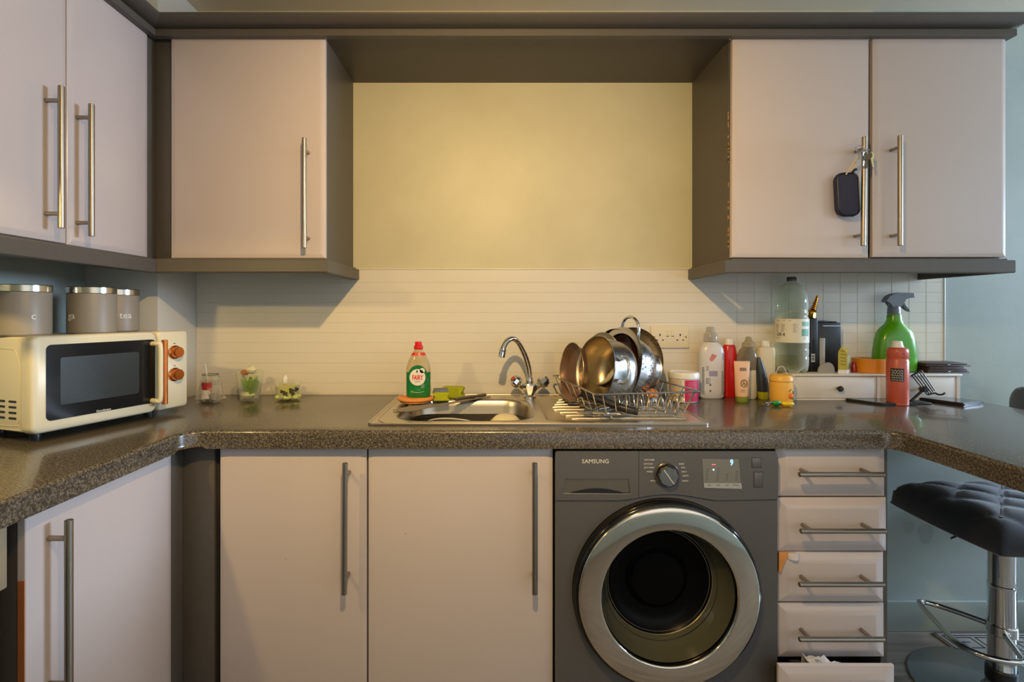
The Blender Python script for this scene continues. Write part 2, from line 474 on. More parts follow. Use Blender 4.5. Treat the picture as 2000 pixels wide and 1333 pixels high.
# ---------------------------------------------------------------- splashback
sb = thing('splashback', 'white tile effect splashback with fine joints along the wall above the worktop', 'splashback', (0.3, YB, WT))
box('backing_board', -1.138, 1.713, 1.9538, YB-0.0005, WT, 1.378, M['grout'], sb)
rows = [1.377] + [1.329-0.0385*k for k in range(12)] + [WT+0.0005]
rows = [z for z in rows if z >= WT]
XT0, XTP = 0.925, 0.0655
for i in range(len(rows)-1):
    z1, z0 = rows[i]-0.0005, rows[i+1]+0.0005
    if z1-z0 < 0.004: continue
    box('tile_strip', -1.137, XT0-0.0008, 1.9528, 1.9540, z0, z1, M['tile'], sb, 0.0005, 1)
proto = {}
for i in range(len(rows)-1):
    z1, z0 = rows[i]-0.0005, rows[i+1]+0.0005
    if z1-z0 < 0.004: continue
    key = round(z1-z0, 4)
    for j in range(12):
        x0 = XT0+XTP*j+0.0008; x1 = XT0+XTP*(j+1)-0.0008
        if key not in proto:
            o = box('tile', 0, x1-x0, 0, 0.0012, 0, z1-z0, M['tile'], sb, 0.0005, 1, local=True)
            proto[key] = o
        else:
            o = proto[key].copy(); C.objects.link(o); o.parent = sb
        o.location = (x0-0.3, 1.9528-YB, z0-WT)
bm = B(); add_box(bm, -1.138, 1.715, 1.951, YB-0.0005, 1.3772, 1.382, 0.0015)
fin(bm, 'edge_strip', M['tile'], sb)
box('edge_strip', 1.7132, 1.7185, 1.951, YB-0.0005, WT, 1.3770, M['white_paint'], sb, 0.001)

# ================================================================ WALL CABINETS
DP = 1.633        # plane of the wall cabinet doors
def carcass(root, x0, x1, y0, y1, z0, z1, m, t=0.018, open_side='y'):
    box('side_panel', x0, x0+t, y0, y1, z0, z1, m, root, 0.0008, 1)
    box('side_panel', x1-t, x1, y0, y1, z0, z1, m, root, 0.0008, 1)
    box('bottom_panel', x0+t, x1-t, y0, y1, z0, z0+t, m, root, 0.0008, 1)
    box('top_panel', x0+t, x1-t, y0, y1, z1-t, z1, m, root, 0.0008, 1)
    box('back_panel', x0+t, x1-t, y1-0.008, y1, z0+t, z1-t, m, root)
def door_y(root, x0, x1, z0, z1, y, label=None, bw=0.016, bd=0.0035, t=0.018, roll=0.0, name='door'):
    w, h = x1-x0, z1-z0
    F = basis(((x0+x1)/2, y, (z0+z1)/2), (1, 0, 0), (0, 0, 1)) @ Matrix.Rotation(roll, 4, 'Z')
    o = front(name, w, h, t, bw, bd, F, M['door'], root)
    if label: o['label'] = label
    return o, F
def door_x(root, y0, y1, z0, z1, x, bw=0.016, bd=0.0035, t=0.018):
    """door facing +x: width along y"""
    F = basis((x, (y0+y1)/2, (z0+z1)/2), (0, 1, 0), (0, 0, 1))
    return front('door', y1-y0, z1-z0, t, bw, bd, F, M['door'], root), F

c1 = thing('wall_cabinet', 'pale gloss double door wall cabinet on the left wall above the microwave', 'cabinet', (-1.2, 1.3, 1.385))
box('side_panel', XL, -1.111, 0.985, 1.003, 1.385, 2.105, M['carcass'], c1)
box('side_panel', XL, -1.111, 1.612, 1.630, 1.385, 2.105, M['carcass'], c1)
box('bottom_panel', XL, -1.111, 1.003, 1.612, 1.385, 1.403, M['carcass'], c1)
box('top_panel', XL, -1.111, 1.003, 1.612, 2.087, 2.105, M['carcass'], c1)
d, F = door_x(c1, 1.001, 1.3065, 1.390, 2.100, -1.090)
bar_handle(d, basis((-1.090, 1.243, 1.592), (0, 1, 0), (0, 0, 1)), 0.345)
d, F = door_x(c1, 1.3095, 1.613, 1.388, 2.100, -1.090)
bar_handle(d, basis((-1.090, 1.336, 1.586), (0, 1, 0), (0, 0, 1)), 0.345)

cp = thing('corner_post', 'dark grey corner post between the left and front wall cabinets', 'corner post', (-1.08, 1.66, 1.38))
box('side_filler', -1.115, -1.097, 1.617, 1.675, 1.380, 2.135, M['carcass'], cp, 0.001)
box('front_filler', -1.097, -1.038, 1.657, 1.675, 1.380, 2.135, M['carcass'], cp, 0.001)

c2 = thing('wall_cabinet', 'single door pinkish white wall cabinet left of the cream wall recess', 'cabinet', (-0.79, 1.8, 1.385))
carcass(c2, -1.036, -0.541, 1.653, YB, 1.385, 2.095, M['carcass'])
d, F = door_y(c2, -1.034, -0.5415, 1.388, 2.096, DP)
bar_handle(d, basis((-0.593, DP, 1.587), (1, 0, 0), (0, 0, 1)), 0.343)

c3 = thing('wall_cabinet', 'pale double door wall cabinet on the right with keys hanging from its handle', 'cabinet', (1.19, 1.8, 1.385))
carcass(c3, 0.756, 1.630, 1.653, YB, 1.385, 2.095, M['carcass'])
d, F = door_y(c3, 0.759, 1.196, 1.389, 2.096, DP, 'left door of the pair, slightly tilted', roll=math.radians(-0.25))
DH = bar_handle(d, basis((1.150, DP, 1.592), (1, 0, 0), (0, 0, 1)) @ Matrix.Rotation(math.radians(-0.7), 4, 'Z'), 0.34)
d, F = door_y(c3, 1.207, 1.632, 1.391, 2.102, DP-0.002, 'right door of the pair, sitting a little proud')
bar_handle(d, basis((1.262, DP-0.002, 1.594), (1, 0, 0), (0, 0, 1)), 0.343)
# bare chipboard edge on the left side of the cabinet where the wrap has chipped
chip = mat('chipped_edge', rgb(190, 140, 86), vary=0.2, vscale=60, rough=0.8)
bm = B()
for k in range(26):
    z = 1.40+random.random()*0.52; h = 0.004+random.random()*0.012
    add_box(bm, 0.7545, 0.7562, 1.6535, 1.6555+random.random()*0.003, z, z+h)
props(fin(bm, 'chipped_edge', chip, c3, smooth=False), kind='stuff')

so = thing('bridging_panel', 'dark grey board spanning the recess between the two wall cabinets', 'panel', (0.1, 1.8, 2.09))
box('soffit_board', -0.541, 0.756, 1.612, YB, 2.094, 2.106, M['carcass'], so)

# cornice and pelmets: mitred lengths
def strip(root, name, prof, path, miter, m):
    """prof: (offset, z); path points functions of the offset; every segment one mesh"""
    for a, b in zip(path, path[1:]):
        bm = B()
        add_loft(bm, [[Vector((*a(o), z)) for o, z in prof], [Vector((*b(o), z)) for o, z in prof]])
        fin(bm, name, m, root, sharp=25)
CP = [(0.0015, 2.086), (0.0225, 2.086), (0.023, 2.087), (0.023, 2.106), (0.021, 2.108), (0.011, 2.110), (0.011, 2.114), (0.030, 2.1165),
      (0.036, 2.118), (0.047, 2.122), (0.058, 2.129), (0.061, 2.132), (0.061, 2.137), (0.060, 2.138), (0.0015, 2.138)]
co = thing('cornice', 'dark grey stepped cornice moulding running over all the wall cabinets', 'cornice', (0, 1.6, 2.09))
strip(co, 'cornice_length', CP, [lambda o: (-1.090+o, 0.30), lambda o: (-1.090+o, DP-o), lambda o: (1.620+o, DP-o), lambda o: (1.620+o, YB)], True, M['carcass'])
PP = [(0.012, 1.339), (0.0435, 1.339), (0.046, 1.3415), (0.046, 1.3765), (0.0435, 1.379), (0.012, 1.379)]
pl = thing('pelmet', 'dark grey light pelmet under the left and corner wall cabinets', 'pelmet', (-0.9, 1.6, 1.34))
strip(pl, 'pelmet_length', PP, [lambda o: (-1.096+o, 0.96), lambda o: (-1.096+o, DP-o), lambda o: (-0.5625+o, DP-o), lambda o: (-0.5625+o, YB-0.006)], True, M['carcass'])
box('underside_board', -1.09, -0.530, 1.612, YB-0.006, 1.3792, 1.3848, M['carcass'], pl)
box('underside_board', XL+0.003, -1.072, 0.985, 1.70, 1.3792, 1.3848, M['carcass'], pl)
pr = thing('pelmet', 'dark grey light pelmet under the right wall cabinet', 'pelmet', (1.2, 1.6, 1.34))
PR = [(o*0.6, z) for o, z in PP]
strip(pr, 'pelmet_length', PR, [lambda o: (0.766-o, YB-0.006), lambda o: (0.750-o, DP-o), lambda o: (1.606+o, DP-o), lambda o: (1.606+o, YB-0.006)], True, M['carcass'])
box('underside_board', 0.750, 1.620, 1.618, YB-0.006, 1.3792, 1.3848, M['carcass'], pr)

# ================================================================ WORKTOP
def arc(cx, cy, r, a0, a1, n=6):
    return [(cx+r*math.cos(math.radians(a0+(a1-a0)*k/n)), cy+r*math.sin(math.radians(a0+(a1-a0)*k/n))) for k in range(n+1)]
outer = [(XL, -0.30), (-0.82, -0.30)] + arc(-0.765, 1.305, 0.055, 180, 90, 8) + arc(1.025, 1.32, 0.04, 90, 0, 8) + \
        [(1.065, 0.85)] + arc(1.365, 0.85, 0.30, 180, 270, 10) + arc(1.41, 0.85, 0.30, 270, 360, 10) + [(1.71, 1.9538), (-1.138, 1.9538), (-1.138, 1.73), (XL, 1.73)]
hole = [(-0.325, 1.447), (0.570, 1.447), (0.570, 1.893), (-0.325, 1.893)]
bm = slab(B(), outer, [hole], WT-0.040, WT)
def on_nose(v):
    x, y = v.co.x, v.co.y
    if not (x > XL+0.01 and y < 1.95): return False
    if y > 1.72 and x < -1.1: return False
    if -0.33 < x < 0.575 and 1.44 < y < 1.90: return False
    return True
es = [e for e in bm.edges if all(on_nose(v) for v in e.verts) and len(e.link_faces) == 2 and abs(e.verts[0].co.z-e.verts[1].co.z) < 1e-6
      and abs(e.link_faces[0].normal.dot(e.link_faces[1].normal)) < 0.3]
bm.normal_update()
es = [e for e in bm.edges if all(on_nose(v) for v in e.verts) and len(e.link_faces) == 2 and abs(e.verts[0].co.z-e.verts[1].co.z) < 1e-6
      and abs(e.link_faces[0].normal.dot(e.link_faces[1].normal)) < 0.3]
bmesh.ops.bevel(bm, geom=es, offset=0.008, segments=3, affect='EDGES', profile=0.5)
wt = fin(bm, 'worktop', M['worktop'], sharp=50)
props(wt, 'dark speckled granite effect worktop running round three sides', 'worktop')

# ================================================================ BASE UNITS
DB = 1.385
b1 = thing('base_cabinet', 'pale single door base cabinet on the left run, worn orange board along its near edge', 'cabinet', (-1.1, 1.13, 0.0))
box('side_panel', XL+0.003, -0.863, 0.924, 0.940, 0.10, 0.858, M['carcass'], b1)
box('side_panel', XL+0.003, -0.863, 1.324, 1.340, 0.10, 0.858, M['carcass'], b1)
box('bottom_panel', XL+0.003, -0.863, 0.940, 1.324, 0.10, 0.118, M['carcass'], b1)
d, F = door_x(b1, 0.924, 1.340, 0.135, 0.8455, -0.843, bw=0.020)
bar_handle(d, basis((-0.843, 0.968, 0.650), (0, 1, 0), (0, 0, 1)), 0.345)
exposed = mat('bare_chipboard', rgb(168, 96, 48), vary=0.25, vscale=40, rough=0.85)
e_ = box('bare_edge', -0.8595, -0.8475, 0.9223, 0.9241, 0.18, 0.73, exposed, b1)
e_['label'] = 'bare orange chipboard edge where the wrap has peeled off'
box('plinth', XL+0.003, -0.90, 0.33, 1.38, 0.0, 0.10, M['carcass'], b1)

cp2 = thing('corner_post', 'dark grey corner post between the left and front base cabinets', 'corner post', (-0.8, 1.4, 0.1))
box('side_filler', -0.872, -0.850, 1.342, 1.42, 0.10, 0.858, M['carcass'], cp2, 0.001)
box('front_filler', -0.850, -0.765, 1.398, 1.42, 0.10, 0.858, M['carcass'], cp2, 0.001)
box('edge_filler', -0.765, -0.7485, 1.408, 1.42, 0.10, 0.858, M['gapdark'], cp2, 0.001)

b2 = thing('base_cabinet', 'pale double door base cabinet under the sink, beside the washing machine', 'cabinet', (-0.3, 1.6, 0.0))
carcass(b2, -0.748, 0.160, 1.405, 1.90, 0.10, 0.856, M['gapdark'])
d, F = door_y(b2, -0.7445, -0.347, 0.135, 0.8455, DB, 'narrower left door', bw=0.022)
bar_handle(d, basis((-0.394, DB, 0.646), (1, 0, 0), (0, 0, 1)) @ Matrix.Rotation(math.radians(-0.35), 4, 'Z'), 0.345, prot=0.040)
d, F = door_y(b2, -0.3425, 0.158, 0.135, 0.8455, DB, 'wider right door', bw=0.022)
bar_handle(d, basis((0.1055, DB, 0.646), (1, 0, 0), (0, 0, 1)), 0.345, prot=0.040)
box('plinth', -0.86, 0.160, 1.43, 1.45, 0.0, 0.10, M['carcass'], b2)
sp_ = mat('food_spot', rgb(190, 110, 50), rough=0.6)
bm = B()
for x, z in ((at(558, 1093, DB).x, at(558, 1093, DB).z), (at(792, 1043, DB).x, at(792, 1043, DB).z), (at(720, 1216, DB).x, at(720, 1216, DB).z)):
    add_lathe(bm, [(0.0014, 0), (0.0011, 0.0006), (0, 0.0008)], 8, Matrix.Translation((x, DB, z)) @ Matrix.Rotation(PI/2, 4, 'X'))
props(fin(bm, 'spots', sp_, b2), kind='stuff')

# drawer unit
b3 = thing('drawer_cabinet', 'narrow five drawer cabinet right of the washing machine, bottom drawer hanging loose', 'cabinet', (0.92, 1.6, 0.0))
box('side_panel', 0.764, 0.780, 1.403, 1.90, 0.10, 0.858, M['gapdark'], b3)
box('side_panel', 1.056, 1.0735, 1.400, 1.90, 0.10, 0.858, M['carcass'], b3)
box('back_panel', 0.780, 1.056, 1.88, 1.90, 0.12, 0.84, M['carcass'], b3)
box('bottom_panel', 0.780, 1.056, 1.403, 1.88, 0.10, 0.118, M['carcass'], b3)
drs = [(0.7645, 1.062, 0.714, 0.8535, DB, 0, 0.785), (0.7675, 1.0655, 0.5650, 0.7105, DB-0.001, 0.1, 0.637), (0.771, 1.0585, 0.4265, 0.5625, DB, -0.1, 0.4965), (0.770, 1.0600, 0.276, 0.4225, DB, 0.1, 0.3525)]
for i, (x0, x1, z0, z1, y, rl, hz) in enumerate(drs):
    d, F = door_y(b3, x0, x1, z0, z1, y, name='drawer', bw=0.027, bd=0.009, roll=math.radians(rl))
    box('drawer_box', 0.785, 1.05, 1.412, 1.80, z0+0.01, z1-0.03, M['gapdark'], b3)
    bar_handle(d, basis((0.910+(0.003 if i == 1 else 0), y, hz+0.004), (1, 0, 0), (0, 0, 1)), 0.222, vertical=False, prot=0.042, r=0.0066, inset=0.030)
    if i == 2:
        d['label'] = 'drawer front whose white wrap is torn off the top left corner'
        t_ = fin(add_prism(B(), [Vector((x0-0.0008, y+0.0015, z1+0.0006)), Vector((x0+0.030, y+0.0015, z1+0.0006)), Vector((x0+0.021, y-0.0002, z1-0.012)), Vector((x0+0.011, y-0.0002, z1-0.030)), Vector((x0+0.004, y+0.0015, z1-0.056)), Vector((x0-0.0008, y+0.003, z1-0.050))], (0, 0.006, 0)), 'bare_patch', mat('bare_orange_board', rgb(206, 142, 76), vary=0.12, vscale=30, rough=0.8), d, smooth=False)
        t_['label'] = 'bare orange board'
        bm = B()
        add_loft(bm, [[Vector((x0+0.022+0.03*k/6, y-0.001-0.010*math.sin(PI*(k/6))*s, z1+0.001-0.016*s)) for s in (0, 0.3, 0.7, 1.0)] + [Vector((x0+0.022+0.03*k/6, y+0.0005-0.010*math.sin(PI*(k/6))*s, z1-0.0005-0.016*s)) for s in (1.0, 0.7, 0.3, 0)] for k in range(7)])
        fin(bm, 'curled_wrap', M['door'], d)
F = basis((0.876, 1.302, 0.240), (1, 0, 0), (0, 0, 1)) @ Matrix.Rotation(math.radians(0.25), 4, 'Z') @ Matrix.Rotation(math.radians(3), 4, 'X')
F = basis((0.874, 1.300, 0.243), (1, 0, 0), (0, 0, 1)) @ Matrix.Rotation(math.radians(-0.2), 4, 'Z')
d = front('drawer', 0.296, 0.138, 0.018, 0.030, 0.009, F, M['door'], b3); d['label'] = 'bottom drawer, pulled forward with papers inside'
box('drawer_box', 0.745, 0.757, 1.319, 1.362, 0.19, 0.278, M['gapdark'], b3)
box('drawer_box', 0.785, 1.045, 1.325, 1.80, 0.180, 0.190, M['gapdark'], b3)
bar_handle(d, basis((0.874, 1.300, 0.235), (1, 0, 0), (0, 0, 1)), 0.222, vertical=False, prot=0.040, r=0.0066, inset=0.030)
# papers in the open drawer
paper = mat('paper', rgb(205, 205, 210), vary=0.08, vscale=50, rough=0.8)
pb = thing('crumpled_paper', 'crumpled white printed paper sticking out of the open bottom drawer', 'paper', (0.88, 1.36, 0.191))
bm = B(); nx, ny = 12, 5; g = []
for i in range(nx+1):
    row = []
    for j in range(ny+1):
        x = 0.822+0.115*i/nx; y = 1.328+0.05*j/ny
        h = 0.300-0.03*(i/nx)**1.5+0.006*math.sin(i*1.9+j*2.3)+0.004*math.cos(i*0.9-j*3)
        if j in (0, ny): h -= 0.05
        row.append(bm.verts.new((x, y, h)))
    g.append(row)
for i in range(nx):
    for j in range(ny): bm.faces.new((g[i][j], g[i+1][j], g[i+1][j+1], g[i][j+1]))
r_ = bmesh.ops.extrude_face_region(bm, geom=list(bm.faces))
bmesh.ops.translate(bm, vec=(0, 0.001, -0.0015), verts=[v for v in r_['geom'] if isinstance(v, bmesh.types.BMVert)])
fin(bm, 'sheet', paper, pb, sharp=20)
box('folded_leaf', 0.826, 0.9, 1.326, 1.3275, 0.1905, 0.292, paper, pb)
bx_ = thing('dark_tin', 'dark box lying in the open bottom drawer behind the paper', 'box', (0.80, 1.36, 0.191))
box('tin_body', 0.7875, 0.818, 1.325, 1.375, 0.1905, 0.283, M['black'], bx_, 0.004)

# oven
ov = thing('oven', 'built in oven with a beige control panel and dark glass door at the left edge', 'oven', (-1.1, 0.62, 0.1))
box('oven_body', -1.37, -0.882, 0.325, 0.905, 0.12, 0.850, M['black'], ov, 0.002)
box('control_panel', -0.882, -0.862, 0.322, 0.906, 0.728, 0.846, mat('beige_panel', rgb(176, 160, 132), rough=0.35, metal=0.3), ov, 0.002)
od = box('oven_door', -0.882, -0.862, 0.325, 0.894, 0.150, 0.722, M['darkglass'], ov, 0.003)
add = add_tube(B(), [(-0.820, 0.38, 0.69), (-0.820, 0.84, 0.69)], 0.009, 12)
for y in (0.41, 0.81): add_tube(add, [(-0.862, y, 0.69), (-0.820, y, 0.69)], 0.006, 8)
fin(add, 'handle', M['steel'], od)
for k in range(4):
    fin(add_lathe(B(), [(0.019, 0), (0.018, 0.014), (0.015, 0.018), (0, 0.018)], 24, basis((-0.862, 0.42+0.09*k, 0.79), (0, 1, 0), (0, 0, 1))), 'control_knob', M['black'], ov)
# hob and extractor hood (out of the frame, they carry the warm lamp on the left)
hb = thing('hob', 'black glass hob set into the worktop at the far left', 'hob', (-1.1, 0.6, WT))
box('glass_plate', -1.34, -0.88, 0.33, 0.89, WT+0.0002, WT+0.006, M['blackgloss'], hb, 0.002)
for x, y, r in ((-1.22, 0.47, 0.09), (-1.00, 0.47, 0.07), (-1.22, 0.75, 0.07), (-1.00, 0.75, 0.09)):
    fin(add_lathe(B(), [(r, 0), (r, 0.0006), (r-0.004, 0.0006), (r-0.004, 0)], 40, T(x, y, WT+0.006), cap=False), 'cooking_zone', M['print'], hb)
hd = thing('extractor_hood', 'steel extractor hood with a warm lamp above the hob', 'extractor hood', (-1.2, 0.66, 1.5))
box('canopy', XL, -0.985, 0.37, 0.945, 1.618, 1.678, M['steel'], hd, 0.003)
add_ = add_loft(B(), [rrect(-1.185, 0.657, 0.39, 0.56, 0.01, 1.679), rrect(-1.25, 0.657, 0.24, 0.26, 0.01, 1.82), rrect(-1.25, 0.657, 0.24, 0.26, 0.01, 2.36)])
fin(add_, 'chimney', M['steel'], hd)
fin(add_lathe(B(), [(0.030, 0), (0.030, 0.004), (0.026, 0.006), (0, 0.006)], 24, T(-1.03, 0.66, 1.6115)), 'lamp_lens', mat('lamp_lens', rgb(255, 240, 210), rough=0.3, emit=(1, 0.75, 0.4, 1), estr=2.0), hd)
# ceiling spot (out of the frame above)
cs = thing('ceiling_spotlight', 'small white ceiling spotlight above the sink run', 'lamp', (-0.01, 0.35, ZC))
fin(add_lathe(B(), [(0.05, 0), (0.05, -0.015), (0.045, -0.02), (0, -0.02)], 28, T(-0.01, 0.35, ZC-0.0002)), 'ceiling_rose', M['white_paint'], cs)
tube('stem', [(-0.01, 0.35, ZC-0.02), (-0.01, 0.35, 2.06)], 0.006, M['white_paint'], cs)
fin(add_lathe(B(), [(0.02, 2.06), (0.030, 2.055), (0.032, 2.0), (0.030, 2.0), (0.026, 2.045), (0, 2.047)], 28, T(-0.01, 0.35, 0), cap=False), 'lamp_shade', M['white_paint'], cs)

# ================================================================ WASHING MACHINE
wm = thing('washing_machine', 'graphite grey front loading washing machine with chrome ringed porthole door', 'washing machine', (0.4605, 1.66, 0.0))
WX0, WX1, WY = 0.1625, 0.7555, 1.368
box('body', WX0, WX1, WY+0.112, 1.92, 0.012, 0.838, M['graphite2'], wm, 0.004)
def yface(x, z, y=WY): return Vector((x, y, z))
CX, CR = 0.4545, 0.472           # porthole centre x, z
# lower front panel with the porthole opening; its upper edge bulges over the door
def panel(name, outl, holes, y0, y1, m, parent, bev=0):
    bm = slab(B(), outl, holes, 0, y1-y0)
    bm.transform(Matrix(((1, 0, 0, 0), (0, 0, 1, y0), (0, 1, 0, 0), (0, 0, 0, 1))))
    return fin(bm, name, m, parent, sharp=30)
def seam(z_off=0.0):
    z0 = CZ-(978-610)*WY/1000+z_off
    pts = [(WX0, z0)]
    for k in range(13):
        t = k/12; x = 0.335+0.255*t
        pts.append((x, z0+0.0165*math.sin(PI*t)**1.3))
    pts.append((WX1, z0+0.003)); return pts
circ = [(CX+0.2475*math.cos(a), CR+0.2475*math.sin(a)) for a in [2*PI*k/96 for k in range(96)]]
low = [(WX0, 0.03)]+seam(-0.0012)+[(WX1, 0.03)]
panel('front_panel', low, [circ], WY, WY+0.014, M['graphite'], wm)
panel('front_shell', [(WX0, 0.012), (WX0, 0.838), (WX1, 0.838), (WX1, 0.012)], [circ], WY+0.0145, WY+0.111, M['black'], wm)
# control panel with openings for the drawer, dial and display left as shallow insets
zt = 0.8445
xs0, xs1 = at(1100, 0, WY).x, at(1231, 0, WY).x
rec = [(xs0, at(0, 963, WY).z), (xs1, at(0, 965, WY).z), (xs1-0.006, at(0, 935, WY).z), (xs0+0.004, at(0, 935, WY).z)]
xsplit = at(1247, 0, WY).x
sm_ = seam(0.0012)
left = [p for p in sm_ if p[0] < xsplit-0.001] 
zsp = left[-1][1]+0.001
panel('detergent_drawer', left+[(xsplit-0.0006, zsp), (xsplit-0.0006, zt), (WX0+0.004, zt), (WX0, zt-0.004)], [rec], WY-0.004, WY+0.016, M['graphite'], wm)
right = [p for p in sm_ if p[0] > xsplit+0.001]
cpn = panel('control_panel', [(xsplit+0.0006, zsp)]+right+[(WX1, zt-0.02), (WX1-0.006, zt), (xsplit+0.0006, zt)], [], WY-0.004, WY+0.016, M['graphite'], wm)
# drawer grip: sloping back wall and an arched scoop
bm = B()
zl, zh = at(0, 964, WY).z, at(0, 935, WY).z
add_loft(bm, [[Vector((xs0, WY+0.002, zl)), Vector((xs0, WY+0.014, zl+0.001)), Vector((xs0+0.003, WY+0.006, zh)), Vector((xs0+0.003, WY-0.001, zh))],
              [Vector((xs1, WY+0.002, zl)), Vector((xs1, WY+0.014, zl+0.001)), Vector((xs1-0.004, WY+0.006, zh)), Vector((xs1-0.004, WY-0.001, zh))]])
fin(bm, 'grip_recess', mat('grip_metal', rgb(150, 146, 138), metal=0.8, rough=0.2), wm)
ar = [Vector((xs0+0.018+(xs1-xs0-0.036)*k/14, WY-0.0012, zl+0.0015+0.012*math.sin(PI*k/14))) for k in range(15)]
fin(add_prism(B(), ar, (0, 0.003, 0)), 'grip_scoop', M['black'], wm, smooth=False)
tube('grip_edge', [(xs0, WY-0.004, zl), (xs1, WY-0.004, zl-0.001)], 0.0011, M['chrome'], wm, 6)
FA = dict(xdir=(1, 0, 0), ydir=(0, 0, 1))
text('SAMSUNG', 0.0155, M['whiteprint'], wm, at(1163, 902, WY-0.0042), sx=1.02, bold=0.0, name='maker_name')
# dial
pd = at(1302, 928, WY-0.004)
FD = basis(pd, (1, 0, 0), (0, 0, 1))
dl = fin(add_lathe(B(), [(0.0335, 0), (0.0335, 0.0035), (0.0315, 0.005), (0.029, 0.004), (0.029, 0)], 48, FD, cap=False), 'dial_ring', M['graphite2'], wm)
bm = B(); loops = []
for z, s in ((0.0, 0.0265), (0.016, 0.0255), (0.019, 0.0235)):
    loops.append([FD @ Vector((s*(1+0.035*math.cos(8*a))*math.cos(a), s*(1+0.035*math.cos(8*a))*math.sin(a), z)) for a in [2*PI*k/64 for k in range(64)]])
add_loft(bm, loops)
kn = fin(bm, 'dial', brushed('dial_metal', rgb(150, 146, 140), 0.3, (40, 1, 1)), wm, sharp=30)
fin(add_box(B(), -0.0008, 0.0008, -0.023, 0.023, 0.019, 0.0196, M4=FD @ Matrix.Rotation(math.radians(35), 4, 'Z')), 'dial_pointer', M['whiteprint'], kn)
for (px, py, s) in ((1268, 899, 'SOFT CARE'), (1266, 907, 'COTTONS'), (1268, 914, 'ECO WASH'), (1269, 922, 'MIXED'), (1276, 940, 'WOOL'), (1331, 907, 'RINSE'), (1334, 914, 'SPIN'), (1336, 922, 'DAILY'), (1339, 930, 'QUICK'), (1338, 940, 'DRAIN')):
    text(s, 0.0052, M['whiteprint'] if px > 0 else M['whiteprint'], wm, at(px, py, WY-0.0042), depth=0.0002, name='programme_name')
# display
q = [at(1370, 896, WY), at(1441, 897, WY), at(1446, 954, WY), at(1373, 951, WY)]
disp = fin(add_prism(B(), [Vector((p.x, WY-0.0052, p.z)) for p in q], (0, 0.002, 0)), 'display', mat('display_face', rgb(116, 116, 112), rough=0.3), wm, smooth=False)
q = [at(1373, 943, WY), at(1446, 943, WY), at(1447, 954, WY), at(1374, 952, WY)]
fin(add_prism(B(), [Vector((p.x, WY-0.0062, p.z)) for p in q], (0, 0.002, 0)), 'button_strip', mat('silver_strip', rgb(172, 172, 170), metal=0.3, rough=0.35), disp, smooth=False)
text('9', 0.0225, mat('blue_digit', rgb(120, 190, 255), emit=(0.22, 0.55, 1.0, 1), estr=2.2), disp, at(1429, 904.5, WY-0.0054), bold=0.0003, name='lit_digit', sx=0.8)
fin(add_box(B(), -0.0045, 0.0045, -0.001, 0.001, 0, 0.0006, M4=basis(at(1394, 908, WY-0.0052), (1, 0, 0.0), (0, 0, 1))), 'red_indicator', mat('red_led', rgb(255, 70, 90), emit=(1, 0.12, 0.2, 1), estr=1.4), disp)
fin(add_lathe(B(), [(0.0022, 0), (0.0022, 0.0006), (0, 0.0006)], 12, basis(at(1393.5, 918, WY-0.0052), (1, 0, 0), (0, 0, 1))), 'white_indicator', mat('white_led', rgb(220, 240, 255), emit=(0.6, 0.85, 1.0, 1), estr=1.6), disp)
bm = B()
for px, n in ((1380, 5), (1401, 5), (1419, 3), (1438, 4)):
    for k in range(n):
        add_box(bm, -0.0028, 0.0028, -0.0016, 0.0016, 0, 0.0004, M4=basis(at(px+k*0.6, 938-k*5.4, WY-0.0052), (1, 0, 0), (0, 0, 1)))
props(fin(bm, 'display_symbols', M['print'], disp, smooth=False), kind='stuff')
for px, s in ((1385, 'TEMP'), (1403, 'RINSE'), (1420, 'SPIN'), (1437, 'OPTION')):
    text(s, 0.0042, M['print'], disp, at(px, 948.5, WY-0.0064), depth=0.0002, name='button_name')
for (a, b, c, d_) in ((1467, 894, 1485, 913), (1471, 922, 1488, 951)):
    p0 = at(a, d_, WY); p1 = at(c, b, WY)
    box('push_button', p0.x, p1.x, WY-0.0056, WY-0.002, p0.z, p1.z, M['graphite'], wm, 0.0012)
    bm = B(); t = 0.0009
    for x0, x1, z0, z1 in ((p0.x-t, p0.x, p0.z-t, p1.z+t), (p1.x, p1.x+t, p0.z-t, p1.z+t), (p0.x, p1.x, p0.z-t, p0.z), (p0.x, p1.x, p1.z, p1.z+t)):
        add_box(bm, x0, x1, WY-0.0043, WY-0.003, z0, z1)
    fin(bm, 'button_gap', M['black'], wm, smooth=False)
# porthole door
FW = basis((CX, WY, CR), (1, 0, 0), (0, 0, 1))
dr = fin(add_lathe(B(), [(0.2465, -0.012), (0.2465, 0.006), (0.2455, 0.020), (0.2435, 0.029), (0.2395, 0.033), (0.2365, 0.0335), (0.2365, 0.029), (0.238, -0.012)], 96, FW, cap=False), 'porthole_door', M['blackgloss'], wm, sharp=40)
mir = mat('mirror_ring', rgb(218, 208, 192), metal=1.0, rough=0.09)
fin(add_lathe(B(), [(0.2360, 0.026), (0.2360, 0.036), (0.2345, 0.0385), (0.231, 0.0395), (0.1830, 0.0430), (0.1790, 0.0425), (0.1765, 0.040), (0.1765, 0.020), (0.180, 0.018)], 96, FW, cap=False), 'chrome_ring', mir, dr, sharp=50)
fin(add_lathe(B(), [(0.1765, 0.030), (0.1750, 0.012), (0.1700, -0.010), (0.1600, -0.026), (0.1540, -0.034), (0.1540, -0.030)], 96, FW, cap=False), 'inner_rim', mat('rim_chrome', rgb(120, 118, 112), metal=1.0, rough=0.14), dr, sharp=60)
gl = mat('bowl_glass', rgb(150, 156, 140), rough=0.04, trans=1.0, ior=1.2)
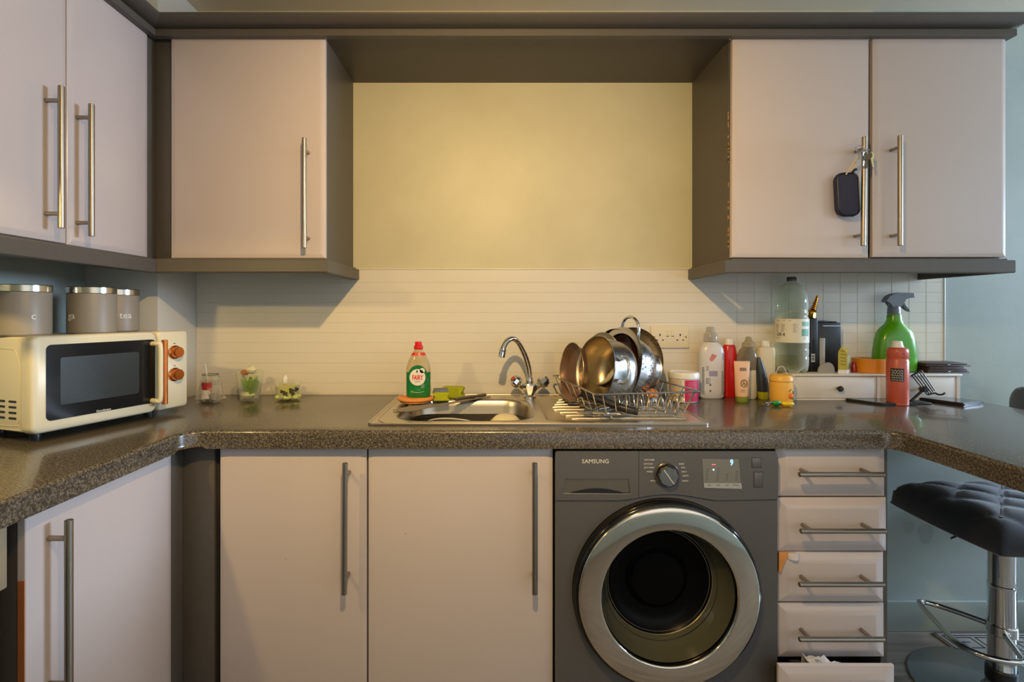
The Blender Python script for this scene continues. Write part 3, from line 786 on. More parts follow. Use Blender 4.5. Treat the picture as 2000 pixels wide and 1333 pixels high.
fin(add_lathe(B(), [(0.1755, 0.026), (0.170, 0.002), (0.162, -0.018), (0.152, -0.036), (0.147, -0.046), (0.145, -0.050), (0.140, -0.050)], 72, FW, cap=False), 'glass_bowl', mat('dark_bowl_glass', rgb(78, 77, 62), rough=0.07, coat=0.8, spec=0.9), dr)
fin(add_lathe(B(), [(0.1475, -0.045), (0.1465, -0.0430), (0.1455, -0.0445)], 72, FW, cap=False), 'seal_line', mat('seal_line', rgb(190, 180, 150), metal=0.8, rough=0.3), dr)
fin(add_lathe(B(), [(0.1455, -0.0455), (0.135, -0.058), (0.112, -0.068), (0.088, -0.071), (0.080, -0.066), (0.072, -0.058), (0, -0.052)], 72, FW, cap=False), 'drum_window', mat('drum_dark', rgb(6, 6, 7), rough=0.3, spec=0.08), dr)
for (px, py) in ((1108, 1193),):
    pass

# ================================================================ SINK
sk = thing('kitchen_sink', 'stainless steel inset sink with a left bowl and right ribbed drainer', 'sink', (0.12, 1.67, WT))
SX0, SX1, SY0, SY1 = -0.354, 0.600, 1.420, 1.925
def rr2(x0, x1, y0, y1, r, n=8): return [(p.x, p.y) for p in rrect((x0+x1)/2, (y0+y1)/2, x1-x0, y1-y0, r, 0, n)]
bowl_o = rr2(-0.292, 0.116, 1.460, 1.818, 0.085)
tray_o = rr2(0.150, 0.560, 1.462, 1.860, 0.03)
bm = slab(B(), rr2(SX0, SX1, SY0, SY1, 0.018), [bowl_o, tray_o], WT+0.0008, WT+0.0055)
fin(bm, 'rim_plate', M['sinksteel'], sk)
add_ = add_tube(B(), [(p.x, p.y, WT+0.0045) for p in rrect((SX0+SX1)/2, (SY0+SY1)/2, SX1-SX0-0.004, SY1-SY0-0.004, 0.018, 0, 6)], 0.0038, 8, closed=True)
fin(add_, 'rolled_edge', M['sinksteel'], sk)
L = []
cx, cy, w, h = -0.088, 1.639, 0.408, 0.358
for ins, z, r in ((-0.0035, WT+0.0062, 0.088), (0.0, WT+0.0055, 0.085), (0.004, WT-0.002, 0.082), (0.008, WT-0.02, 0.080), (0.016, WT-0.11, 0.075), (0.030, WT-0.140, 0.065), (0.060, WT-0.150, 0.04)):
    L.append(rrect(cx, cy, w-2*ins, h-2*ins, r, z, 8))
bm = add_loft(B(), L, cap0=False, cap1=True)
fin(bm, 'bowl', M['sinksteel'], sk, sharp=60)
fin(add_lathe(B(), [(0.045, WT-0.1495), (0.043, WT-0.1475), (0.030, WT-0.1485), (0.028, WT-0.153), (0, WT-0.153)], 32, T(cx, cy, 0), cap=False), 'waste_outlet', M['chrome'], sk)
L = [rrect(0.355, 1.661, 0.410-2*i, 0.398-2*i, 0.03, z, 8) for i, z in ((-0.002, WT+0.006), (0.0, WT+0.0055), (0.006, WT+0.0018), (0.010, WT+0.001))]
fin(add_loft(B(), L, cap0=False, cap1=True), 'drainer_tray', M['sinksteel'], sk, sharp=60)
for k in range(8):
    y = 1.500+0.046*k; x0 = 0.185+0.012*abs(k-3.5)
    fin(add_tube(B(), [(x0, y, WT+0.0012), (x0+0.02, y, WT+0.0028), (0.53, y, WT+0.0035), (0.548, y, WT+0.0012)], 0.0042, 8), 'drainer_rib', M['sinksteel'], sk)
fin(add_tube(B(), rrect(-0.088, 1.639, 0.5, 0.45, 0.08, WT+0.0055, 6)[13:20], 0.0016, 6), 'pressed_line', M['sinksteel'], sk)

# mixer tap
tp = thing('mixer_tap', 'chrome swan neck mixer tap with two crystal shaped heads behind the sink bowl', 'tap', (0.127, 1.86, WT+0.006))
tx, ty, tz = 0.127, 1.862, WT+0.0055
fin(add_lathe(B(), [(0.024, 0), (0.024, 0.004), (0.020, 0.008), (0.012, 0.012), (0, 0.012)], 32, T(tx, ty, tz)), 'base_flange', M['chrome'], tp)
bm = B()
add_loft(bm, [[Vector((tx+x*s, ty+y*s2, tz+z)) for x, y in ((-1, -0.6), (-0.4, -1), (0.4, -1), (1, -0.6), (1, 0.6), (0.4, 1), (-0.4, 1), (-1, 0.6))] for s, s2, z in ((0.010, 0.012, 0.006), (0.022, 0.016, 0.022), (0.034, 0.018, 0.044), (0.030, 0.016, 0.050))])
fin(bm, 'tap_body', M['chrome'], tp, sharp=20)
fin(add_lathe(B(), [(0.0125, 0), (0.0135, 0.004), (0.0135, 0.018), (0.0115, 0.024), (0, 0.024)], 24, T(tx, ty, tz+0.048)), 'spout_collar', M['chrome'], tp)
sp = catmull([(tx, ty, tz+0.06), (tx-0.002, ty-0.004, tz+0.10), (tx-0.016, ty-0.016, tz+0.150), (tx-0.040, ty-0.036, tz+0.198), (tx-0.062, ty-0.056, tz+0.2165), (tx-0.084, ty-0.076, tz+0.208), (tx-0.097, ty-0.088, tz+0.186), (tx-0.1005, ty-0.091, tz+0.170)], 6)
tube('spout', sp, 0.0098, M['chrome'], tp, 16)
pe = Vector((tx-0.1005, ty-0.091, tz+0.170))
fin(add_lathe(B(), [(0.0125, 0.012), (0.0130, 0.008), (0.0115, 0.004), (0.0125, 0.0), (0.0120, -0.016), (0.010, -0.017), (0.010, -0.012), (0, -0.012)], 24, Matrix.Translation(pe) @ Matrix.Rotation(math.radians(10), 4, 'Y')), 'aerator', M['chrome'], tp)
for s, c in ((-1, 'red'), (1, 'blue')):
    a = Vector((s*0.72, -0.25, 0.65)).normalized()
    p0 = Vector((tx+s*0.022, ty-0.002, tz+0.034))
    Q = a.to_track_quat('Z', 'Y').to_matrix().to_4x4()
    bm = B()
    add_loft(bm, [[Matrix.Translation(p0) @ Q @ Vector((r*math.cos(2*PI*k/8+0.3), r*math.sin(2*PI*k/8+0.3), z)) for k in range(8)] for r, z in ((0.009, 0), (0.010, 0.016), (0.021, 0.026), (0.0235, 0.038), (0.020, 0.050), (0.013, 0.055))])
    hnd = fin(bm, 'tap_head', M['chrome'], tp, sharp=20)
    fin(add_lathe(B(), [(0.010, 0.0552), (0.009, 0.058), (0, 0.0585)], 20, Matrix.Translation(p0) @ Q), 'temperature_disc', mat('disc_'+c, rgb(190, 40, 40) if c == 'red' else rgb(60, 60, 66), rough=0.25), hnd)

# dishes in the bowl
pl_ = thing('dinner_plate', 'white plate with a dark motif lying in the sink bowl', 'plate', (-0.13, 1.55, 0.75))
Rm = Matrix.Translation((-0.118, 1.60, WT-0.060)) @ Matrix.Rotation(math.radians(-28), 4, 'X') @ Matrix.Rotation(math.radians(5), 4, 'Y')
fin(add_lathe(B(), [(0, 0), (0.065, 0.0), (0.100, 0.012), (0.102, 0.015), (0.099, 0.0155), (0.066, 0.004), (0, 0.004)], 48, Rm, cap=False), 'plate_body', mat('glazed_white', rgb(226, 220, 208), rough=0.15), pl_)
bm = B()
for a in range(7):
    add_box(bm, -0.006, 0.006, -0.0018, 0.0018, 0, 0.0006, M4=Rm @ Matrix.Rotation(a*0.9, 4, 'Z') @ Matrix.Translation((0.083, 0.0, 0.0098)) @ Matrix.Rotation(-0.4, 4, 'Y') @ Matrix.Rotation(a, 4, 'Z'))
props(fin(bm, 'rim_motif', M['print'], pl_, smooth=False), kind='stuff')
bo = thing('bowl', 'small cream bowl lying upturned in the sink bowl near the tap', 'bowl', (0.03, 1.60, 0.76))
fin(add_lathe(B(), [(0.052, -0.02), (0.055, 0.000), (0.050, 0.022), (0.034, 0.038), (0.022, 0.041), (0.0, 0.041)], 40, Matrix.Translation((0.035, 1.615, WT-0.052)) @ Matrix.Rotation(math.radians(8), 4, 'X'), cap=True), 'bowl_body', mat('cream_ceramic', rgb(222, 212, 176), rough=0.3), bo)

# ---------------------------------------------------------------- sink corner: coaster, detergent, sponges, brush
zs = WT+0.0085
pc = at(812, 785, 1.735)
cs_ = thing('pot_stand', 'round orange layered stand under the green washing up liquid', 'stand', (pc.x, 1.735, zs))
orange = mat('orange_foam', rgb(224, 146, 78), vary=0.08, vscale=30, bump=0.2, rough=0.85)
fin(add_lathe(B(), [(0.050, 0.003), (0.0535, 0.005), (0.0545, 0.009), (0, 0.009)], 40, T(pc.x, 1.735, zs)), 'lower_disc', orange, cs_)
fin(add_lathe(B(), [(0.058, 0.0092), (0.0615, 0.013), (0.0610, 0.018), (0.058, 0.020), (0, 0.020)], 40, T(pc.x, 1.735, zs), sx=1.0, sy=0.95), 'upper_disc', orange, cs_)
fin(add_lathe(B(), [(0.03, -0.0025), (0.035, 0.003), (0, 0.003)], 24, T(pc.x, 1.735, zs)), 'foot', orange, cs_)
# dishcloth over the corner of the bowl
dcl = thing('dishcloth', 'grey ribbed dishcloth draped over the back left corner of the sink', 'cloth', (-0.2, 1.72, zs))
bm = B(); g = []
for i in range(17):
    row = []
    t = i/16
    for j in range(7):
        s = j/6
        a = Vector((-0.318, 1.600, 0)).lerp(Vector((-0.016, 1.852, 0)), t)
        b = Vector((-0.272, 1.572, 0)).lerp(Vector((-0.010, 1.836, 0)), t)
        p = a.lerp(b, s*(1-0.75*t))
        z = WT+0.0075+0.0022*math.sin(s*9+t*5)+0.003*math.sin(t*11)*(1-s)
        row.append(bm.verts.new((p.x, p.y, max(WT+0.0068, z))))
    g.append(row)
for i in range(16):
    for j in range(6): bm.faces.new((g[i][j], g[i+1][j], g[i+1][j+1], g[i][j+1]))
r_ = bmesh.ops.extrude_face_region(bm, geom=list(bm.faces))
bmesh.ops.translate(bm, vec=(0, 0, 0.0022), verts=[v for v in r_['geom'] if isinstance(v, bmesh.types.BMVert)])
fin(bm, 'cloth_sheet', mat('grey_cloth', rgb(134, 124, 112), vary=0.12, vscale=90, bump=0.4, bscale=300, rough=0.95), dcl, sharp=50)
tg = thing('kitchen_tongs', 'ribbed grey metal tongs lying across the back edge of the sink bowl', 'tongs', (-0.1, 1.80, zs))
tgs = mat('tongs_metal', rgb(120, 110, 98), metal=0.8, rough=0.35)
for k, (o1, o2) in enumerate(((0.0, 0.0), (0.010, 0.020))):
    a = Vector((-0.135, 1.748+o1, WT+0.017)); b = Vector((-0.033, 1.835+o2*0.6, WT+0.018))
    bm = add_tube(B(), [a.lerp(b, t/10) for t in range(11)], lambda t: 0.0040+0.0018*abs(math.sin(t*9)), 10)
    fin(bm, 'tong_arm', tgs, tg)

# washing up liquid
zf = zs+0.0202
fx, fy = pc.x+0.0095, 1.735
fb = thing('washing_up_liquid', 'washing up liquid bottle with red cap, half full of green liquid, on the orange stand', 'bottle', (fx, fy, zf))
def ell(prof, x, y, z, seg=40, rot=0.0, cap=True):
    """profile (half width, half depth, z, squareness) lofted as superellipses"""
    L = []
    for w, d, h, n in prof:
        lp = []
        for k in range(seg):
            a = 2*PI*k/seg; c, s = math.cos(a), math.sin(a)
            px = math.copysign(abs(c)**(2/n), c)*w; py = math.copysign(abs(s)**(2/n), s)*d
            lp.append(Vector((x+px*math.cos(rot)-py*math.sin(rot), y+px*math.sin(rot)+py*math.cos(rot), z+h)))
        L.append(lp)
    return add_loft(B(), L, cap, cap)
clearp = mat('clear_plastic', rgb(236, 226, 200), rough=0.06, trans=0.75, ior=1.25, spec=0.5)
greenl = mat('green_liquid', rgb(10, 120, 52), rough=0.08, coat=0.3, spec=0.5)
fin(ell([(0.036, 0.022, 0.0, 2.8), (0.0395, 0.025, 0.004, 2.8), (0.0410, 0.0265, 0.03, 2.7), (0.0412, 0.0265, 0.085, 2.6)], fx, fy, zf), 'green_liquid', greenl, fb)
fin(ell([(0.0412, 0.0265, 0.0852, 2.6), (0.0400, 0.026, 0.100, 2.5), (0.034, 0.023, 0.122, 2.4), (0.026, 0.019, 0.140, 2.2), (0.018, 0.015, 0.153, 2), (0.0135, 0.0125, 0.158, 2), (0.0135, 0.0125, 0.161, 2)], fx, fy, zf), 'clear_shoulder', thin('clear_shoulder', rgb(226, 214, 180), 0.14, 0.12, 0.35), fb)
fin(ell([(0.0255, 0.0192, 0.1410, 2.2), (0.0222, 0.0172, 0.147, 2.1), (0.0198, 0.0162, 0.1505, 2.05)], fx, fy, zf, cap=False), 'neck_band', mat('red_band', rgb(206, 52, 34), rough=0.35), fb)
redc = mat('red_cap', rgb(206, 24, 30), rough=0.3)
cap_ = fin(ell([(0.0150, 0.0140, 0.1612, 2.3), (0.0158, 0.0150, 0.166, 2.3), (0.0152, 0.0145, 0.172, 2.3), (0.0125, 0.012, 0.175, 2.3)], fx, fy, zf), 'cap', redc, fb)
fin(ell([(0.0115, 0.011, 0.175, 2.4), (0.0115, 0.011, 0.186, 2.4), (0.009, 0.009, 0.1865, 2.4), (0.009, 0.009, 0.187, 2.4)], fx-0.0005, fy, zf), 'spout', redc, cap_)
yl = fy-0.0272
def disc_y(name, x, z, rx, rz, y, t, m, parent, seg=48):
    return fin(add_prism(B(), [Vector((x+rx*math.cos(2*PI*k/seg), y, z+rz*math.sin(2*PI*k/seg))) for k in range(seg)], (0, t, 0)), name, m, parent, smooth=False)
lb = disc_y('label', fx+0.0015, zf+0.073, 0.0325, 0.0365, yl, 0.002, mat('label_green', rgb(10, 104, 50), rough=0.4), fb)
disc_y('label_oval', fx+0.0005, zf+0.069, 0.0265, 0.0275, yl-0.0004, 0.001, M['white'], lb)
disc_y('label_flower', fx+0.0165, zf+0.0915, 0.0085, 0.0085, yl-0.0004, 0.001, M['white'], lb)
disc_y('label_bud', fx+0.0165, zf+0.0905, 0.0018, 0.0032, yl-0.0006, 0.001, greenl, lb)
disc_y('label_bud', fx-0.001, zf+0.0885, 0.0026, 0.0045, yl-0.0006, 0.001, mat('dark_green', rgb(20, 70, 36), rough=0.5), lb)
text('FAIRY', 0.0225, mat('red_print', rgb(214, 30, 34), rough=0.4), lb, (fx+0.0005, yl-0.0007, zf+0.0675), sx=0.62, bold=0.0006, name='lettering')
text('ORIGINAL', 0.0042, M['print'], lb, (fx+0.0005, yl-0.0007, zf+0.0545), name='lettering')
bm = B()
for dx, dz, r in ((0.018, 0.050, 0.003), (0.021, 0.043, 0.0028), (0.016, 0.040, 0.0025), (0.020, 0.036, 0.003), (0.014, 0.0345, 0.002)):
    add_tube(bm, [(fx+dx-r, yl-0.0004, zf+dz), (fx+dx, yl-0.0006, zf+dz+r), (fx+dx+r, yl-0.0004, zf+dz)], 0.0007, 5)
add_tube(bm, [(fx-0.022+0.044*k/10, yl+0.0005+0.0012*abs(k/5-1), zf+0.022-0.004*math.sin(PI*k/10)) for k in range(11)], 0.0006, 5)
fin(bm, 'label_vine', M['white'], lb)
text('1 - 1 1', 0.0062, M['white'], fb, (fx, fy-0.0192, zf+0.1460), depth=0.0006, name='lettering')

# sponges
spy = mat('sponge_green', rgb(172, 178, 30), vary=0.15, vscale=60, bump=0.5, bscale=160, rough=0.95)
spb = mat('scourer_blue', rgb(112, 122, 140), vary=0.15, vscale=90, bump=0.5, bscale=250, rough=0.95)
def sponge(name, label, x, y, z, w, d, h, rz, tilt, scour, grp=None):
    t = thing(name, label, 'sponge', (x, y, z), rz)
    if grp: t['group'] = grp
    bm = B(); pr = [(-w/2, 0), (-w/2+0.004, -0.0), (w/2-0.004, 0), (w/2, 0.003), (w/2-0.009, h*0.45), (w/2, h*0.8), (w/2-0.005, h), (-w/2+0.005, h), (-w/2, h*0.8), (-w/2+0.009, h*0.45), (-w/2, 0.003)]
    add_prism(bm, [Vector((p[0], -d/2, p[1])) for p in pr[1:]], (0, d, 0))
    bmesh.ops.recalc_face_normals(bm, faces=bm.faces)
    bmesh.ops.bevel(bm, geom=[e for e in bm.edges], offset=0.0018, segments=2, affect='EDGES')
    bm.transform(Matrix.Rotation(tilt, 4, 'X'))
    fin(bm, 'foam', spy, t, local=True, sharp=60)
    if scour:
        fin(add_box(B(), -w/2+0.004, w/2-0.004, -d/2+0.001, d/2-0.001, h+0.0002, h+0.006, 0.0015, M4=Matrix.Rotation(tilt, 4, 'X')), 'scouring_pad', spb, t, local=True)
    return t
sponge('sponge', 'yellow green sponge with a blue scouring pad beside the washing up liquid', at(861, 0, 1.775).x, 1.775, WT+0.012, 0.058, 0.062, 0.030, 0.15, 0.0, True, 'washing sponges')
sponge('sponge', 'plain yellow green sponge behind the one with the blue pad', at(884, 0, 1.85).x, 1.862, WT+0.0065, 0.084, 0.054, 0.037, -0.1, 0.0, False, 'washing sponges')

# ================================================================ DISH RACK AND POTS
RA = Vector((0.2876, 1.445)); RBv = Vector((0.6045, 1.500)); RCv = Vector((0.530, 1.935)); RD = Vector((0.2135, 1.885))
def rk(u, v, z, ins=0.0):
    """rack coordinates: u across, v away, both 0..1"""
    u2 = 0.5+(u-0.5)*(1-ins); v2 = 0.5+(v-0.5)*(1-ins*0.7)
    a = RA.lerp(RBv, u2); b = RD.lerp(RCv, u2); p = a.lerp(b, v2)
    return Vector((p.x, p.y, z))
dk = thing('dish_rack', 'chrome wire dish rack standing on the drainer, full of pots', 'dish rack', (0.41, 1.69, WT+0.0055))
ZR, ZF = 0.982, 0.918
IN = 0.16
tube('top_rim', [rk(u, v, ZR) for u, v in ((0.02, 0), (0.98, 0), (1, 0.015), (1, 0.985), (0.98, 1), (0.02, 1), (0, 0.985), (0, 0.015))], 0.0030, M['wire'], dk, 8, closed=True)
tube('floor_frame', [rk(u, v, ZF, IN) for u, v in ((0.02, 0), (0.98, 0), (1, 0.02), (1, 0.98), (0.98, 1), (0.02, 1), (0, 0.98), (0, 0.02))], 0.0024, M['wire'], dk, 8, closed=True)
def wire(name, pts, r=0.0016): return tube(name, pts, r, M['wire'], dk, 6)
for k in range(9):
    u = (k+0.5)/9
    wire('side_wire', [rk(u, 0, ZR), rk(u, 0, ZF, IN)]); wire('side_wire', [rk(u, 1, ZR), rk(u, 1, ZF, IN)])
for k in range(7):
    v = (k+0.5)/7
    wire('side_wire', [rk(0, v, ZR), rk(0, v, ZF, IN)]); wire('side_wire', [rk(1, v, ZR), rk(1, v, ZF, IN)])
for k in range(6):
    u = (k+0.5)/6
    wire('floor_wire', [rk(u, 0, ZF, IN), rk(u, 1, ZF, IN)])
for row, v in enumerate((0.13, 0.42, 0.70)):
    for k in range(10):
        u = 0.30+0.072*k if row == 0 else 0.52+0.05*k
        if u > 0.98: continue
        wire('plate_loop', catmull([rk(u, v, ZF), rk(u, v+0.012, ZF+0.030), rk(u+0.004, v+0.045, ZF+0.043), rk(u+0.008, v+0.085, ZF+0.030), rk(u+0.008, v+0.10, ZF)], 4), 0.0015)
for u, v in ((0.12, 0.02), (0.88, 0.02), (0.12, 0.98), (0.88, 0.98)):
    p = rk(u, v, 0, IN)
    fin(add_lathe(B(), [(0, 0.0), (0.004, 0.0008), (0.0062, 0.0055), (0.004, 0.0102), (0, 0.011)], 14, T(p.x, p.y, WT+0.0058), cap=False), 'ball_foot', M['chrome'], dk)
for k in range(5):
    z = ZF
    wire('floor_wire', [rk(0, (k+0.5)/5, z, IN), rk(1, (k+0.5)/5, z, IN)])

def frame(center, n, roll=0.0):
    """local z = n (opening direction), local x as level as possible"""
    Z = Vector(n).normalized(); X = Vector((0, 0, 1)).cross(Z).normalized(); Y = Z.cross(X)
    m = Matrix(((X.x, Y.x, Z.x, center[0]), (X.y, Y.y, Z.y, center[1]), (X.z, Y.z, Z.z, center[2]), (0, 0, 0, 1)))
    return m @ Matrix.Rotation(roll, 4, 'Z')
# shallow pan leaning at the left end
fp_c = at(1116, 727, 1.705)
F = frame(fp_c, (-0.965, -0.25, 0.09))
pn = thing('frying_pan', 'shallow brown lined pan standing on edge at the left end of the dish rack', 'pan', (fp_c.x, fp_c.y, 0.925))
fin(add_lathe(B(), [(0.0, -0.026), (0.070, -0.026), (0.085, -0.020), (0.0975, 0.0), (0.0985, 0.001), (0.0965, 0.0015), (0.083, -0.0175), (0.069, -0.0225), (0, -0.0225)], 64, F, cap=False), 'pan_body', mat('brown_lining', rgb(122, 92, 74), vary=0.2, vscale=14, rough=0.28, metal=0.35), pn)
fin(add_tube(B(), [F @ Vector((0.098*math.cos(2*PI*k/64), 0.098*math.sin(2*PI*k/64), 0.0012)) for k in range(64)], 0.0016, 6, closed=True), 'pan_rim', mat('pan_rim', rgb(170, 150, 132), metal=1.0, rough=0.25), pn)
# big casserole on its side
pc_ = at(1162, 722, 1.60)
F = frame(pc_, (-0.90, -0.36, 0.17))
cp_ = thing('saucepan', 'large stainless steel pan lying on its side in the dish rack, opening to the left', 'pan', (pc_.x, pc_.y, 0.925))
fin(add_lathe(B(), [(0.1045, 0.002), (0.1065, 0.003), (0.1045, 0.0005), (0.1010, -0.006), (0.1010, -0.050), (0.098, -0.074), (0.090, -0.092), (0.074, -0.104), (0.050, -0.110), (0.0, -0.110)], 80, F, cap=False), 'pan_body', M['potsteel'], cp_, sharp=50)
fin(add_lathe(B(), [(0.1040, 0.0022), (0.1015, 0.0005), (0.0985, -0.006), (0.0985, -0.050), (0.0955, -0.073), (0.088, -0.089), (0.072, -0.1005), (0.048, -0.1065), (0.0, -0.107)], 80, F, cap=False), 'brushed_inside', mat('pan_inside', rgb(202, 186, 154), metal=1.0, rough=0.34), cp_, sharp=60)
for s in (0.10, PI+0.10):
    c_, s_ = math.cos(s), math.sin(s); tv = Vector((-s_, c_, 0)); rv = Vector((c_, s_, 0))
    pts = [F @ (rv*0.1005+tv*a+Vector((0, 0, -0.022))+rv*b+Vector((0, 0, c))) for a, b, c in ((-0.036, 0.0, 0), (-0.037, 0.014, -0.001), (-0.030, 0.027, -0.004), (-0.010, 0.032, -0.006), (0.010, 0.032, -0.006), (0.030, 0.027, -0.004), (0.037, 0.014, -0.001), (0.036, 0.0, 0))]
    hh = tube('handle', catmull(pts, 5), 0.0048, M['chrome'], cp_, 12)
    for a in (-0.036, 0.036):
        fin(add_lathe(B(), [(0.009, 0), (0.008, 0.003), (0, 0.0035)], 16, Matrix.Translation(F @ (rv*0.100+tv*a+Vector((0, 0, -0.022)))) @ ((F.to_3x3() @ rv).to_track_quat('Z', 'Y').to_matrix().to_4x4())), 'handle_plate', M['potsteel'], hh)
# dark lined pan behind
dc_ = at(1196, 700, 1.765)
F = frame(dc_, (-0.88, -0.44, 0.12))
dp_ = thing('saucepan', 'dark lined pan tucked between the large steel pan and the colander', 'pan', (dc_.x, dc_.y, 0.93))
fin(add_lathe(B(), [(0.100, 0.0), (0.102, 0.001), (0.100, -0.004), (0.098, -0.030), (0.085, -0.042), (0, -0.042), (0, -0.039), (0.083, -0.039), (0.0955, -0.028), (0.0975, -0.002)], 64, F, cap=False), 'pan_body', mat('dark_lining', rgb(60, 34, 34), rough=0.3, metal=0.2), dp_)
wc_ = at(1173, 700, 1.705)
F = frame(wc_, (-0.86, -0.48, 0.15))
wb = thing('bowl', 'pale bowl wedged behind the large steel pan in the dish rack', 'bowl', (wc_.x, wc_.y, 0.93))
fin(add_lathe(B(), [(0.086, 0.0), (0.0875, 0.001), (0.084, -0.010), (0.070, -0.026), (0.04, -0.034), (0, -0.034), (0, -0.031), (0.04, -0.031), (0.068, -0.023), (0.082, -0.008), (0.0845, 0.0005)], 56, F, cap=False), 'bowl_body', mat('pale_ceramic', rgb(214, 208, 192), rough=0.3), wb)
# colander
cc_ = at(1205, 713, 1.725)
n_ = Vector((-0.90, -0.38, 0.20)).normalized()
F = frame(cc_, n_)
cl_ = thing('colander', 'stainless steel colander with round loop handles standing on edge in the dish rack', 'colander', (cc_.x, cc_.y, 0.93))
fin(add_lathe(B(), [(0.108, 0.0), (0.128, 0.002), (0.1295, 0.001), (0.128, 0.0), (0.110, -0.003), (0.1075, -0.012), (0.105, -0.040), (0.097, -0.075), (0.082, -0.098), (0.060, -0.108), (0.0, -0.112), (0, -0.1095), (0.059, -0.1055), (0.080, -0.0955), (0.0945, -0.0735), (0.1025, -0.040), (0.105, -0.010)], 72, F, cap=False), 'colander_body', M['potsteel'], cl_, sharp=50)
fin(add_lathe(B(), [(0.066, -0.105), (0.064, -0.130), (0.068, -0.134), (0.066, -0.1345), (0.062, -0.130), (0.064, -0.105)], 48, F, cap=False), 'foot_ring', M['potsteel'], cl_)
bm = B()
for ring_, (r, z, cnt) in enumerate(((0.1078, -0.022, 40), (0.1066, -0.032, 40), (0.1018, -0.058, 36), (0.0992, -0.068, 36))):
    for k in range(cnt):
        if (k//4) % 2: continue
        a = 2*PI*(k+0.5*(ring_ % 2))/cnt
        rd = Vector((math.cos(a), math.sin(a), -0.15 if ring_ < 2 else -0.4)).normalized()
        p = Vector((math.cos(a)*(r-0.0021), math.sin(a)*(r-0.0021), z))
        add_lathe(bm, [(0.0022, 0), (0.0022, 0.0022), (0, 0.0022)], 8, F @ (Matrix.Translation(p) @ rd.to_track_quat('Z', 'Y').to_matrix().to_4x4()))
props(fin(bm, 'drain_holes', M['black'], cl_, smooth=False), kind='stuff')
for s in (PI/2-0.12, -PI/2-0.12):
    c_, s_ = math.cos(s), math.sin(s); tv = Vector((-s_, c_, 0)); rv = Vector((c_, s_, 0))
    pts = [F @ (rv*b+tv*a+Vector((0, 0, c))) for a, b, c in ((-0.045, 0.103, -0.022), (-0.047, 0.125, -0.018), (-0.037, 0.152, -0.013), (-0.014, 0.166, -0.010), (0.014, 0.166, -0.010), (0.037, 0.152, -0.013), (0.047, 0.125, -0.018), (0.045, 0.103, -0.022))]
    tube('handle', catmull(pts, 6), 0.0052, M['chrome'], cl_, 12)
# large mixing bowl behind the colander
mb_ = at(1225, 712, 1.80)
F = frame(mb_, (-0.80, -0.55, 0.20))
mx_ = thing('mixing_bowl', 'wide stainless steel bowl standing behind the colander', 'bowl', (mb_.x+0.02, mb_.y, 0.93))
F = frame((mb_.x+0.03, 1.855, 1.035), (-0.72, -0.66, 0.12))
fin(add_lathe(B(), [(0.124, 0.0), (0.126, 0.001), (0.123, -0.004), (0.112, -0.02), (0.085, -0.036), (0.0, -0.040), (0, -0.038), (0.084, -0.034), (0.110, -0.018), (0.122, -0.001)], 64, F, cap=False), 'bowl_body', M['potdull'], mx_)
# utensils and orange lid
pk = thing('potato_masher', 'black handled utensil lying in the front of the dish rack', 'utensil', (0.33, 1.47, 0.92))
tube('grip', catmull([rk(0.03, 0.33, 0.962), rk(0.16, 0.20, 0.950), rk(0.30, 0.09, 0.934), rk(0.42, 0.05, 0.926)], 5), 0.0115, M['black'], pk, 12)
tube('shaft', [rk(0.03, 0.33, 0.962), rk(0.0, 0.40, 0.975)], 0.004, M['chrome'], pk, 8)
for k in range(4):
    fk = thing('fork', 'steel fork %s in the dish rack' % ('lying nearest the front' if k == 0 else 'lying behind the first one'), 'cutlery', tuple(rk(0.10, 0.15, 0.924)), 0, 'cutlery in the front of the dish rack') if k < 2 else \
         thing('teaspoon', 'steel teaspoon %s in the dish rack' % ('beside the forks' if k == 2 else 'furthest back among the cutlery'), 'cutlery', tuple(rk(0.12, 0.2, 0.924)), 0, 'cutlery in the front of the dish rack')
    a = rk(0.02+0.03*k, 0.10+0.05*k, ZF+0.0032); b = rk(0.24+0.02*k, 0.03+0.11*k, ZF+0.0045+0.001*k)
    d_ = (b-a).normalized(); s_ = Vector((-d_.y, d_.x, 0))
    tube('stem', [a, b], 0.0022, M['chrome'], fk, 8)
    if k < 2:
        for j in (-1.5, -0.5, 0.5, 1.5):
            tube('tine', [a, a-d_*0.012+s_*j*0.005, a-d_*0.045+s_*j*0.0052], 0.0012, M['chrome'], fk, 6)
    else:
        fin(add_lathe(B(), [(0, -0.003), (0.6, -0.002), (1, 0.0), (0.9, 0.0004), (0.6, -0.001), (0, -0.002)], 20, Matrix.Translation(a-d_*0.018) @ Matrix.Rotation(math.atan2(d_.y, d_.x), 4, 'Z') @ Matrix.Diagonal((0.020, 0.012, 1, 1)), cap=False), 'spoon_bowl', M['chrome'], fk)
ol = thing('orange_lid', 'small round orange lid at the back of the dish rack by the colander foot', 'lid', tuple(at(1272, 770, 1.83)))
po = at(1272, 768, 1.70)
fin(add_lathe(B(), [(0.018, 0), (0.021, 0.003), (0.021, 0.014), (0.017, 0.018), (0, 0.018)], 32, Matrix.Translation((po.x, po.y, ZF+0.02)) @ Matrix.Rotation(0.35, 4, 'X')), 'lid_body', mat('orange_plastic', rgb(232, 140, 66), rough=0.45), ol)
fin(add_lathe(B(), [(0.012, 0.0), (0.012, -0.018), (0, -0.018)], 24, Matrix.Translation((po.x, po.y, ZF+0.02)) @ Matrix.Rotation(0.35, 4, 'X')), 'lid_neck', M['white'], ol)

